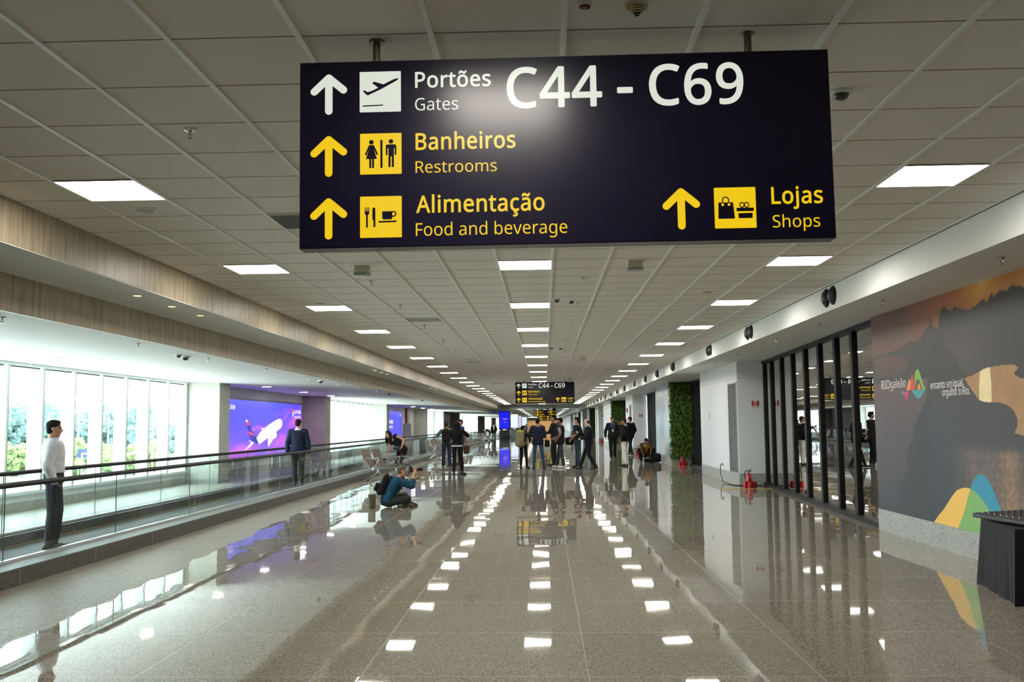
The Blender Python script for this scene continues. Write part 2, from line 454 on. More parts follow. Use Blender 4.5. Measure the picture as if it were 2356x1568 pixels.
def put_text(g, body, x0, x1, base, cap, o, u, w, bold=0.0, lift=0.0):
    """lettering fitted between x0 and x1 on the plane (o, u, w)"""
    vs, fs = text_mesh(body, bold)
    mn = min(p[0] for p in vs)
    mx = max(p[0] for p in vs)
    k = (x1 - x0) / (mx - mn)
    o, u, w = Vector(o), Vector(u), Vector(w)
    n = u.cross(w).normalized()
    pts = [o + u * (x0 + (x - mn) * k) + w * (base + y * cap) + n * (lift + e) for x, y, e in vs]
    a = pts[fs[0][1]] - pts[fs[0][0]]
    b = pts[fs[0][2]] - pts[fs[0][1]]
    if a.cross(b).dot(n) < 0:
        fs = [f[::-1] for f in fs]
    g.add(pts, fs)
# ---------------------------------------------------------------- dimensions of the hall (camera stands at x=0, y=0)
T = 0.625
CZ = 3.3686
def lx(i): return (i - 7 + 0.1814) * T          # runners of the ceiling grid
def ly(j): return (6.9318 + j) * T              # cross seams
Y0, Y1 = -7.0, 250.0
XL, XR = -4.25, 3.87                            # edges of the tiled ceiling
ZS = 3.02                                       # soffits on both sides
XF = -5.05                                      # lower wooden fascia
ZLOW = 2.66                                     # edge of the low ceiling over the walkway
XW, ZW = -9.9, 2.80                             # window wall

# ---------------------------------------------------------------- materials of the setting
def floor_material():
    m, nt, b = nodes('polished_granite')
    vec = coords(nt)
    v1 = N(nt, 'ShaderNodeTexVoronoi'); v1.inputs['Scale'].default_value = 140
    nt.links.new(vec, v1.inputs['Vector'])
    v2 = N(nt, 'ShaderNodeTexVoronoi'); v2.inputs['Scale'].default_value = 90
    nt.links.new(vec, v2.inputs['Vector'])
    sep = N(nt, 'ShaderNodeSeparateColor'); nt.links.new(v1.outputs['Color'], sep.inputs[0])
    sep2 = N(nt, 'ShaderNodeSeparateColor'); nt.links.new(v2.outputs['Color'], sep2.inputs[0])
    g1 = ramp(nt, sep.outputs[0], [(0.0, lin((78, 75, 69))), (0.16, lin((119, 115, 105))), (0.45, lin((148, 143, 131))), (0.8, lin((169, 164, 151))), (1.0, lin((134, 130, 121)))])
    g2 = ramp(nt, sep2.outputs[1], [(0.0, 0.78), (0.25, 1.0), (1.0, 1.0)])
    col = mixc(nt, 1.0, g1, g2, 'MULTIPLY')
    xyz = N(nt, 'ShaderNodeSeparateXYZ'); nt.links.new(vec, xyz.inputs[0])
    # slabs 1.40 x 1.23
    ux = math_node(nt, 'DIVIDE', math_node(nt, 'ADD', xyz.outputs[0], 2.55), 1.40)
    uy = math_node(nt, 'DIVIDE', math_node(nt, 'SUBTRACT', xyz.outputs[1], 5.97), 1.23)
    fx = math_node(nt, 'ABSOLUTE', math_node(nt, 'SUBTRACT', ux, math_node(nt, 'ROUND', ux)))
    fy = math_node(nt, 'ABSOLUTE', math_node(nt, 'SUBTRACT', uy, math_node(nt, 'ROUND', uy)))
    jx = math_node(nt, 'LESS_THAN', fx, 0.0022)
    jy = math_node(nt, 'LESS_THAN', fy, 0.0025)
    joint = math_node(nt, 'MAXIMUM', jx, jy)
    cell = N(nt, 'ShaderNodeCombineXYZ')
    nt.links.new(math_node(nt, 'FLOOR', ux), cell.inputs[0])
    nt.links.new(math_node(nt, 'FLOOR', uy), cell.inputs[1])
    wn = N(nt, 'ShaderNodeTexWhiteNoise', noise_dimensions='2D')
    nt.links.new(cell.outputs[0], wn.inputs['Vector'])
    tone = ramp(nt, wn.outputs['Value'], [(0.0, 0.94), (1.0, 1.04)])
    col = mixc(nt, 1.0, col, tone, 'MULTIPLY')
    col = mixc(nt, joint, col, lin((112, 104, 90)))
    nt.links.new(col, b.inputs['Base Color'])
    # dusty strip beside the walkway where the polish is dull
    nz = noise(nt, vec, 0.9, 4)
    edge = math_node(nt, 'ADD', xyz.outputs[0], math_node(nt, 'MULTIPLY', math_node(nt, 'SUBTRACT', nz, 0.5), 0.5))
    lim = N(nt, 'ShaderNodeMapRange'); nt.links.new(xyz.outputs[1], lim.inputs[0])
    for i, v in enumerate((7.0, 24.0, -3.85, -4.75)): lim.inputs[i + 1].default_value = v
    dull = math_node(nt, 'LESS_THAN', edge, lim.outputs[0])
    rough = math_node(nt, 'ADD', math_node(nt, 'MULTIPLY', dull, 0.42), math_node(nt, 'ADD', 0.022, math_node(nt, 'MULTIPLY', joint, 0.3)))
    nt.links.new(rough, b.inputs['Roughness'])
    nt.links.new(math_node(nt, 'SUBTRACT', 0.78, math_node(nt, 'MULTIPLY', dull, 0.6)), b.inputs['Specular IOR Level'])
    # every slab lies a hair out of level and is very slightly wavy
    sub = N(nt, 'ShaderNodeVectorMath', operation='SUBTRACT'); nt.links.new(wn.outputs['Color'], sub.inputs[0]); sub.inputs[1].default_value = (0.5, 0.5, 0.5)
    sc = N(nt, 'ShaderNodeVectorMath', operation='MULTIPLY'); nt.links.new(sub.outputs[0], sc.inputs[0]); sc.inputs[1].default_value = (0.0035, 0.0045, 0)
    n2 = N(nt, 'ShaderNodeTexNoise'); n2.inputs['Scale'].default_value = 1.6; n2.inputs['Detail'].default_value = 1.0
    nt.links.new(vec, n2.inputs['Vector'])
    sb2 = N(nt, 'ShaderNodeVectorMath', operation='SUBTRACT'); nt.links.new(n2.outputs['Color'], sb2.inputs[0]); sb2.inputs[1].default_value = (0.5, 0.5, 0.5)
    sc2 = N(nt, 'ShaderNodeVectorMath', operation='MULTIPLY'); nt.links.new(sb2.outputs[0], sc2.inputs[0]); sc2.inputs[1].default_value = (0.010, 0.010, 0)
    geo = N(nt, 'ShaderNodeNewGeometry')
    a1 = N(nt, 'ShaderNodeVectorMath', operation='ADD'); nt.links.new(sc.outputs[0], a1.inputs[0]); nt.links.new(sc2.outputs[0], a1.inputs[1])
    a2 = N(nt, 'ShaderNodeVectorMath', operation='ADD'); nt.links.new(a1.outputs[0], a2.inputs[0]); nt.links.new(geo.outputs['Normal'], a2.inputs[1])
    nn = N(nt, 'ShaderNodeVectorMath', operation='NORMALIZE'); nt.links.new(a2.outputs[0], nn.inputs[0])
    nt.links.new(nn.outputs[0], b.inputs['Normal'])
    return m

def granite(name, rgb, rough=0.35, scale=70):
    if name in MATS: return MATS[name]
    m, nt, b = nodes(name)
    v1 = N(nt, 'ShaderNodeTexVoronoi'); v1.inputs['Scale'].default_value = scale
    nt.links.new(coords(nt), v1.inputs['Vector'])
    sep = N(nt, 'ShaderNodeSeparateColor'); nt.links.new(v1.outputs['Color'], sep.inputs[0])
    c = lin(rgb)
    nt.links.new(ramp(nt, sep.outputs[0], [(0.0, tuple(x * 0.35 for x in c)), (0.25, tuple(x * 0.85 for x in c)), (0.7, c), (1.0, tuple(min(1, x * 1.25) for x in c))]), b.inputs['Base Color'])
    b.inputs['Roughness'].default_value = rough
    MATS[name] = m
    return m

def wood_material():
    m, nt, b = nodes('grey_oak_laminate')
    vec = coords(nt, (1, 7.0, 0.55))
    n1 = noise(nt, vec, 2.2, 5, 0.65)
    n2 = noise(nt, coords(nt, (1, 34, 1.2)), 2.0, 3, 0.6)
    col = ramp(nt, n1, [(0.28, lin((112, 102, 84))), (0.42, lin((156, 145, 122))), (0.62, lin((174, 163, 139))), (0.8, lin((188, 177, 152)))])
    col2 = ramp(nt, n2, [(0.3, 0.72), (0.52, 1.0), (1.0, 1.06)])
    nt.links.new(mixc(nt, 1.0, col, col2, 'MULTIPLY'), b.inputs['Base Color'])
    b.inputs['Roughness'].default_value = 0.42
    return m

white = M('white_paint', (228, 231, 231), 0.6, var=0.015, scale=2)
lowwhite = M('low_ceiling_paint', (232, 234, 233), 0.55, var=0.012, scale=2)
wallwhite = M('white_wall_panel', (218, 223, 226), 0.4, var=0.012, scale=1.5)
tilew = M('mineral_fibre_tile', (226, 223, 216), 0.9, var=0.05, scale=120)
runner = M('grid_runner', (236, 238, 238), 0.35, var=0.02)
seam = M('tile_seam', (132, 112, 84), 0.9, var=0.1)
black = M('black_metal', (9, 9, 10), 0.55, var=0.15, spec=0.25)
shadowgap = M('black_shadow_gap', (9, 9, 9), 0.8, var=0.1)
concrete = M('fair_faced_concrete', (184, 184, 174), 0.7, var=0.12, scale=1.6, bump=0.1)
tintwall = M('screen_tinted_concrete', (164, 152, 148), 0.7, var=0.08, scale=2.5)  # pier concrete browned for the purple light of the screen bays
frosty = M('white_aluminium', (226, 232, 232), 0.35, var=0.015)
steel = M('brushed_steel', (190, 190, 186), 0.3, 0.9, var=0.06, stretch=(1, 1, 12))
chrome = M('chrome', (215, 215, 215), 0.12, 1.0, var=0.03)
grey_gran = granite('speckled_grey_granite', (166, 166, 160))
darkgran = granite('dark_basalt_cladding', (82, 80, 76), 0.4, 50)
darkbelt = M('dark_rubber_belt', (44, 44, 42), 0.6, var=0.12, stretch=(1, 40, 1))
wood = wood_material()
rail_rubber = M('black_handrail_rubber', (14, 14, 15), 0.5, var=0.1, spec=0.3)
clear = glass_mat('balustrade_glass', (0.925, 0.965, 0.96))
winglass = glass_mat('window_glass', (0.93, 0.98, 0.97))
coated = glass_mat('coated_shop_glass', (0.26, 0.29, 0.29), 1.9, 0.0, 0.58)

# ---------------------------------------------------------------- floor and ceilings
struct(G().bx(XW - 0.3, 9.0, Y0, Y1, -0.2, 0).build('floor', floor_material()))

ceil = struct(G().bx(XL, XR, Y0, Y1, CZ, CZ + 0.1).build('ceiling', tilew))
g = G()
for i in range(0, 14):
    x = lx(i)
    if XL < x < XR:
        g.bx(x - 0.014, x + 0.014, Y0, Y1, CZ - 0.010, CZ + 0.002)
g.mat(1)
j = -16
while ly(j) < 110:
    g.bx(XL, XR, ly(j) - 0.0035, ly(j) + 0.0035, CZ - 0.0015, CZ + 0.002)
    j += 1
tag(g.build('ceiling_grid', [runner, seam], ceil))

# left: upper wooden fascia, soffit, lower wooden fascia, low ceiling over the walkway
struct(G().bx(XL - 0.06, XL, Y0, Y1, ZS - 0.012, CZ + 0.1).build('trim_1', wood))
struct(G().bx(XF, XL - 0.004, Y0, Y1, ZS - 0.02, ZS).build('trim_2', white))
struct(G().bx(XF - 0.06, XF, Y0, Y1, ZLOW - 0.02, ZS).build('trim_3', wood))
g = G()
g.add([(XF - 0.01, Y0, ZLOW - 0.02), (XF - 0.01, Y1, ZLOW - 0.02), (XW - 0.3, Y1, ZW), (XW - 0.3, Y0, ZW),
       (XF - 0.01, Y0, ZLOW + 0.2), (XF - 0.01, Y1, ZLOW + 0.2), (XW - 0.3, Y1, ZW + 0.2), (XW - 0.3, Y0, ZW + 0.2)],
      [(0, 1, 2, 3), (7, 6, 5, 4), (0, 4, 5, 1), (2, 6, 7, 3), (0, 3, 7, 4), (1, 5, 6, 2)])
struct(g.build('ceiling_left', lowwhite))
def zlow(x): return ZLOW - 0.02 + (XF - 0.01 - x) / (XF - 0.01 - XW + 0.3) * (ZW - ZLOW + 0.02)

# right: white fascia with the air nozzles, soffit over the shop fronts
g = G().bx(XR, XR + 0.08, Y0, Y1, ZS, CZ - 0.018)
g.mat(1).bx(XR + 0.006, XR + 0.08, Y0, Y1, CZ - 0.018, CZ + 0.05)
struct(g.build('trim_4', [white, shadowgap]))
struct(G().bx(XR + 0.07, 9.0, Y0, Y1, ZS + 0.003, ZS + 0.1).build('ceiling_right', white))

# end and back of the hall
struct(G().bx(XW - 0.3, 9.0, Y1, Y1 + 0.2, 0, 3.6).build('wall_end', M('warm_timber_cladding', (214, 178, 128), 0.5, var=0.1, stretch=(1, 1, 0.2))))
struct(G().bx(XL - 0.8, XR + 0.8, Y1 - 0.9, Y1 - 0.6, 2.75, CZ).build('lintel', black))
struct(G().bx(XW - 0.3, 9.0, Y0 - 0.2, Y0, 0, 3.6).build('wall_back', wallwhite))

# ---------------------------------------------------------------- left side: window wall
def window_bay(n, ya, yb, ys):
    """floor-to-ceiling glazing between ya and yb with deep white mullions at ys"""
    w = link('window_%d' % n, None)
    w.location = (XW, ya, 0)
    struct(w)
    L = yb - ya
    f = G()
    f.bx(-0.14, 0.05, 0, L, 0.30, 0.36).bx(-0.14, 0.05, 0, L, 2.73, 2.84)
    f.build('frame', frosty, w)
    f = G().bx(-0.10, 0.0, 0, L, 0.16, 0.30)
    f.mat(1).bx(-0.10, 0.012, 0, L, 0, 0.17)
    f.build('sill_wall', [wallwhite, grey_gran], w)
    pane = G()
    pane.bx(-0.062, -0.056, 0.03, L - 0.03, 0.36, 2.73)
    pane.build('pane', winglass, w)
    for y in ys:
        q = G().bx(-0.26, 0.03, y - ya - 0.035, y - ya + 0.035, 0.34, 2.76)
        q.mat(1).bx(0.02, 0.034, y - ya + 0.035, y - ya + 0.05, 0.34, 2.74)
        q.build('mullion', [frosty, steel], w)
    blind = G()
    for a, b in zip(ys[:-1], ys[1:]):
        blind.bx(-0.05, -0.02, a - ya + 0.06, b - ya - 0.06, 2.70, 2.735)
    blind.build('blind_roller', M('grey_roller', (92, 98, 98), 0.5), w)
    return w
yy = [17.25 + 1.26 * k for k in range(-7, 8)]
window_bay(1, 8.4, 26.15, yy)
window_bay(2, 39.9, 54.2, [40.0 + 1.26 * k for k in range(12)])
window_bay(3, 73.3, 84.9, [73.4 + 1.26 * k for k in range(10)])
window_bay(4, 101.5, 128.6, [101.6 + 2.52 * k for k in range(11)])
for n, (a, b) in enumerate([(144, 162), (177, 194), (208, 240)]):
    window_bay(5 + n, a, b, [a + 2.9 * k for k in range(int((b - a) / 2.9) + 1)])

def left_wall(n, ya, yb, m, x=XW, base=0.2):
    g = G().bx(XW - 0.25, x, ya, yb, 0, 2.95)
    g.mat(1).bx(x - 0.02, x + 0.012, ya - 0.012, yb + 0.012, 0, base)
    if x > XW: g.bx(XW, x + 0.012, ya - 0.012, ya + 0.02, 0, base)
    return struct(g.build('wall_left_%d' % n, [m, grey_gran]))
plaster = M('pale_plaster', (216, 214, 216), 0.5, var=0.02)
XP = -8.98                                            # front of the concrete piers
n = 0
for ya, yb, m, x in ((Y0, 8.4, plaster, XW), (26.15, 27.0, concrete, XP), (27.0, 38.9, plaster, XW), (38.9, 39.9, tintwall, XP), (54.2, 55.15, concrete, XP), (55.15, 72.4, plaster, XW),  # first stretch: unseen solid wall added to dim the near hall
                     (72.4, 73.3, concrete, XP), (84.9, 85.8, concrete, XP), (85.8, 100.6, plaster, XW), (100.6, 101.5, tintwall, XP), (128.6, 129.5, concrete, XP),
                     (129.5, 143.1, plaster, XW), (143.1, 144, tintwall, XP), (162, 163, concrete, XP), (163, 176, plaster, XW), (176, 177, tintwall, XP),
                     (194, 195, concrete, XP), (195, 207, plaster, XW), (207, 208, tintwall, XP), (240, Y1, plaster, XW)):
    n += 1
    left_wall(n, ya, yb, m, x, 0.12 if x == XP else 0.2)

# ---------------------------------------------------------------- right side: mural wall, shop front, projecting blocks
GA, GB = Vector((4.86, 13.88, 0)), Vector((5.41, 23.62, 0))      # sill line of the shop front
g = G().bx(4.73, 4.95, Y0, 13.86, 0.296, ZS + 0.05)
g.mat(1).bx(4.722, 4.95, Y0, 13.875, 0, 0.296)
struct(g.build('wall_right_1', [wallwhite, grey_gran]))
# dark shop interior behind the glass
g = G().bx(8.6, 8.8, 9, 36, 0, 3.1).bx(4.95, 8.8, 9.0, 9.2, 0, 3.1)
struct(g.build('wall_shop', M('dark_shop_wall', (120, 124, 126), 0.7, var=0.15, scale=1.0)))

def shopfront(n, a, b, stops, mull=0.15, depth=0.105, top=ZS):
    d = (b - a)
    L = d.length
    w = link('window_%d' % n, None)
    w.location = a
    w.rotation_euler = (0, 0, math.atan2(d.y, d.x))
    struct(w)
    f = G().bx(0, L, -0.06, 0.10, 0, 0.07).bx(0, L, -0.06, 0.06, top - 0.07, top + 0.02)
    f.build('frame', black, w)
    G().bx(0, L, -0.012, 0.0, 0.07, top - 0.07).build('pane', coated, w)
    for t in stops:
        G().bx(t - mull / 2, t + mull / 2, -0.06, depth - 0.06, 0.05, top).build('mullion', black, w)
    return w
shopfront(10, GA, GB, [0.12 + 1.36] + [1.36 + 1.225 * k for k in range(1, 7)] + [9.65])

def block(n, xa, xb, ya, yb, door=None, m=None):
    """white projecting wall block with a granite base"""
    g = G().bx(xa, xb, ya, yb, 0.29, ZS + 0.02)
    g.mat(1).bx(xa - 0.008, xb, ya - 0.008, yb + 0.004, 0, 0.29)
    g.mat(2).bx(xa - 0.001, xb, ya - 0.001, yb, 2.62, 2.626)
    o = struct(g.build('wall_right_%d' % n, [m or wallwhite, grey_gran, M('panel_joint', (150, 152, 152), 0.7)]))
    if door:
        d = link('door_%d' % n, None)
        d.location = (xa, door[0], 0)
        struct(d)
        L = door[1] - door[0]
        G().bx(-0.012, 0.02, 0, L, 0.30, 2.5).build('leaf', M('brushed_metal_door', (92, 93, 92), 0.6, 0.0, spec=0.2, var=0.14, scale=3, stretch=(1, 1, 0.25)), d)
        G().bx(-0.02, 0.02, -0.03, 0, 0.29, 2.53).bx(-0.02, 0.02, L, L + 0.03, 0.29, 2.53).bx(-0.02, 0.02, -0.03, L + 0.03, 2.5, 2.53).build('frame', steel, d)
    return o
block(2, 4.74, 8.6, 23.62, 29.2, (23.72, 24.72))
shopfront(11, Vector((5.36, 29.2, 0)), Vector((5.36, 35.05, 0)), [0.3 + 0.42 * k for k in range(14)], 0.12)
block(3, 4.60, 8.6, 35.1, 39.7)
shopfront(12, Vector((5.2, 39.7, 0)), Vector((5.33, 49.55, 0)), [0.4 + 0.75 * k for k in range(13)], 0.3)
block(4, 4.56, 8.6, 49.6, 53.9, (50.3, 51.3))
shopfront(13, Vector((5.2, 53.9, 0)), Vector((5.2, 62.3, 0)), [0.4 + 0.9 * k for k in range(9)], 0.3)
block(5, 4.36, 8.6, 62.3, 71.0)
block(6, 4.60, 8.6, 82.0, 87.0, (84.2, 84.9))
block(7, 4.40, 8.6, 93.0, 99.0)
block(8, 4.45, 8.6, 112.0, 118.0)
block(9, 4.40, 8.6, 124.0, 131.0)
block(10, 4.5, 8.6, 140.0, 150.0)
block(11, 4.5, 8.6, 165.0, 250.0)
struct(G().bx(5.6, 5.8, 53.9, 170, 0, 3.1).build('wall_right_12', M('dark_wall', (46, 47, 50), 0.6)))

# ---------------------------------------------------------------- outside: grass, access road, trees with haze put into their colour
struct(G().bx(-400, XW - 2.5, -60, 500, -4.4, -4.2).build('ground', M('mown_grass', (92, 100, 76), 0.9, var=0.18, scale=0.15)))
struct(G().bx(-46, XW - 2.5, -60, 500, -4.2, -4.17).build('bounce_apron', M('pale_bounce_concrete', (206, 206, 200), 0.9)))  # unseen pale ground added to bounce daylight onto the low ceiling
struct(G().bx(-56, -47, -60, 500, -4.2, -4.17).build('road', M('pale_road', (120, 120, 116), 0.9)))
# ---------------------------------------------------------------- ceiling fittings
panel_face = EM('light_panel_diffuser', (255, 247, 234), PANEL, 0.03)
panel_frame = M('panel_frame', (222, 220, 212), 0.4, var=0.02)
def light_panel():
    t = thing('ceiling_light', '', 'ceiling light')
    h = 0.3
    G().bx(-h, h, -h, h, -0.006, 0.0).build('diffuser', panel_face, t)
    f = G()
    for s in (-1, 1):
        f.bx(s * h, s * (h + 0.008), -h - 0.008, h + 0.008, -0.011, 0.001)
        f.bx(-h - 0.008, h + 0.008, s * h, s * (h + 0.008), -0.011, 0.001)
    f.build('frame', panel_frame, t)
    return t
first = None
for cx, where in ((-3.324, 'left'), (-0.199, 'middle'), (2.926, 'right')):
    for k in range(-1, 22):
        if k < 0 and where != 'middle': continue
        lab = 'square white light panel, %s in view in the %s ceiling row' % (ORD[k], where) if k >= 0 else 'square light panel above the camera, mirrored in the big sign'
        loc = (cx, 7.145 + 3.75 * k, CZ)
        if first is None:
            first = light_panel()
            first.location = loc
            tag(first, lab, None, 'square light panels of the %s ceiling row' % where)
        else:
            dup(first, loc, None, lab, 'square light panels of the %s ceiling row' % where)
far = [(-2.9, 115), (2.6, 115)] + [(x, y) for y in (128, 141, 154, 167, 180, 193, 206, 219, 232, 244) for x in (-2.9, 2.6)]  # pairs after the first are added to brighten the far hall
for i, (x, y) in enumerate(far):
    dup(first, (x, y, CZ), None, 'square light panel in the far hall, added fill past the first pair, %s pair, %s side' % (ORD[i // 2], ('left', 'right')[i % 2]), 'light panels of the far hall')

wl = thing('light_strip', 'long bright cove light along the top of the warm end wall', 'light strip', (0, 247.6, CZ - .012))
G().bx(-4.1, 3.8, -.06, .06, -.05, 0).build('housing', panel_frame, wl)
G().bx(-4.1, 3.8, -.05, .05, -.062, -.05).build('diffuser', EM('cove_diffuser', (255, 226, 180), 60.0), wl)
# ---------------------------------------------------------------- hanging direction signs
sign_dark = M('sign_navy_acrylic', (22, 18, 40), 0.27, var=0.06, scale=4, spec=0.36)
sign_edge = M('sign_edge_profile', (34, 37, 38), 0.4, var=0.05)
lit_white = EM('lit_white_lettering', (232, 238, 224), 0.74)
lit_yellow = EM('lit_yellow_lettering', (255, 212, 0), 0.74)
rod_metal = M('bronze_rod', (120, 110, 92), 0.4, 0.6)

def stadium(a, b, r, n=8):
    a, b = Vector(a), Vector(b)
    t = math.atan2(b.y - a.y, b.x - a.x)
    out = []
    for c, s in ((b, -1), (a, 1)):
        for k in range(n + 1):
            q = t + (s * math.pi / 2) + math.pi * k / n
            out.append((c.x + r * math.cos(q), c.y + r * math.sin(q)))
    return out
def disc(cx, cz, r, n=20, ry=None):
    return [(cx + r * math.cos(2 * math.pi * k / n), cz + (ry or r) * math.sin(2 * math.pi * k / n)) for k in range(n)]
def ring(g, cx, cz, r0, r1, o, u, w, a0=0, a1=2 * math.pi, n=20, ry=1.0):
    for k in range(n):
        p, q = a0 + (a1 - a0) * k / n, a0 + (a1 - a0) * (k + 1) / n
        g.poly([(cx + r0 * math.cos(p), cz + ry * r0 * math.sin(p)), (cx + r1 * math.cos(p), cz + ry * r1 * math.sin(p)),
                (cx + r1 * math.cos(q), cz + ry * r1 * math.sin(q)), (cx + r0 * math.cos(q), cz + ry * r0 * math.sin(q))], o, u, w)

def pictogram(kind):
    """outlines in a unit square"""
    P, rings = [], []
    def sq(x0, y0, s, pts): return [((x - x0) / s, 1 - (y - y0) / s) for x, y in pts]
    if kind == 'plane':
        f = lambda pts: sq(463, 238, 290, pts)
        P.append(f([(485, 376), (500, 371), (517, 384), (542, 379), (594, 355), (550, 319), (566, 310), (630, 331), (700, 297), (733, 288), (735, 296), (718, 309), (620, 362), (520, 408), (510, 402)]))
        P.append(f([(485, 479), (628, 476), (628, 484), (485, 488)]))
    elif kind == 'toilets':
        f = lambda pts: sq(466, 683, 288, pts)
        P += [f(disc(545, 745, 16)), f(disc(681, 742, 16))]
        P.append(f([(528, 765), (562, 765), (592, 830), (581, 836), (563, 795), (583, 863), (507, 863), (527, 795), (510, 838), (499, 832)]))
        P += [f([(530, 862), (544, 862), (544, 927), (530, 927)]), f([(549, 862), (563, 862), (563, 927), (549, 927)])]
        P.append(f([(645, 770), (655, 763), (708, 763), (718, 772), (718, 838), (706, 838), (706, 790), (701, 790), (701, 923), (686, 923), (686, 848), (678, 848), (678, 923), (663, 923), (663, 790), (657, 790), (657, 838), (645, 838)]))
        P.append(f([(607, 730), (622, 730), (622, 927), (607, 927)]))
    elif kind == 'food':
        f = lambda pts: sq(466, 1136, 290, pts)
        for x in (499, 508, 517, 526):
            P.append(f([(x, 1213), (x + 5, 1213), (x + 5, 1242), (x, 1242)]))
        P.append(f([(497, 1240), (532, 1240), (527, 1262), (520, 1268), (520, 1355), (508, 1355), (508, 1268), (501, 1262)]))
        P.append(f([(552, 1225), (560, 1212), (572, 1218), (573, 1350), (559, 1353), (559, 1305), (552, 1300)]))
        P.append(f([(620, 1243), (690, 1243), (690, 1290), (683, 1300), (627, 1300), (620, 1290)]))
        P.append(f([(590, 1311), (722, 1308), (715, 1320), (598, 1322)]))
        rings.append(((698 - 466) / 290, 1 - (1262 - 1136) / 290, 12 / 290, 21 / 290, 0, 6.2832, 1))
    else:
        f = lambda pts: sq(1072, 1070, 300, pts)
        P.append(f([(1102, 1180), (1207, 1180), (1218, 1300), (1098, 1300)]))
        P.append(f([(1230, 1222), (1355, 1222), (1355, 1247), (1233, 1247)]))
        P.append(f([(1242, 1262), (1345, 1260), (1345, 1298), (1245, 1298)]))
        rings.append(((1154 - 1072) / 300, 1 - (1163 - 1070) / 300, 18 / 300, 26 / 300, 0, math.pi, 1))
        P += [f([(1128, 1160), (1136, 1160), (1136, 1182), (1128, 1182)]), f([(1172, 1160), (1180, 1160), (1180, 1182), (1172, 1182)])]
        for x in (1271, 1305):
            rings.append(((x - 1072) / 300, 1 - (1201 - 1070) / 300, 12 / 300, 19 / 300, 0, 6.2832, 1.15))
    return P, rings

K = 0.94
def arrow(parent, cx, top, m, h=0.2087):
    s = h / 284
    g = G()
    o, u, w = (cx * K, -0.0012, top * K), (K, 0, 0), (0, 0, K)
    for a, b in (((0, -26), (0, -258)), ((0, -26), (-100, -121)), ((0, -26), (101, -112))):
        g.poly(stadium((a[0] * s, a[1] * s), (b[0] * s, b[1] * s), 26 * s), o, u, w)
    return g.build('arrow', m, parent)
def plate(parent, x0, z1, size, kind, m):
    o = (x0 * K, -0.0012, (z1 - size) * K)
    u, w = (size * K, 0, 0), (0, 0, size * K)
    b = 0.018
    pts = []
    for cx, cz, a in ((1 - b, 1 - b, 0), (b, 1 - b, 1), (b, b, 2), (1 - b, b, 3)):
        for k in range(4):
            q = math.pi / 2 * (a + k / 3)
            pts.append((cx + b * math.cos(q), cz + b * math.sin(q)))
    p = G().poly(pts, o, u, w).build('pictogram_plate', m, parent)
    g = G()
    o2 = (o[0], -0.0024, o[2])
    P, R = pictogram(kind)
    for q in P:
        g.poly(q, o2, u, w)
    for cx, cz, r0, r1, a0, a1, ry in R:
        ring(g, cx, cz, r0, r1, o2, u, w, a0, a1, 18, ry)
    g.build('pictogram', sign_dark, p)
    if kind == 'shops':
        d = G()
        for x in (1132, 1178):
            d.poly(disc((x - 1072) / 300, 1 - (1196 - 1070) / 300, 0.034), (o[0], -0.003, o[2]), u, w)
        d.build('eyelet', m, p)
    return p
def lettering(parent, body, x0, x1, base, cap, m, bold):
    g = G()
    put_text(g, body, x0 * K, x1 * K, base * K, cap * K, (0, -0.0014, 0), (1, 0, 0), (0, 0, 1), bold)
    return g.build('lettering', m, parent)

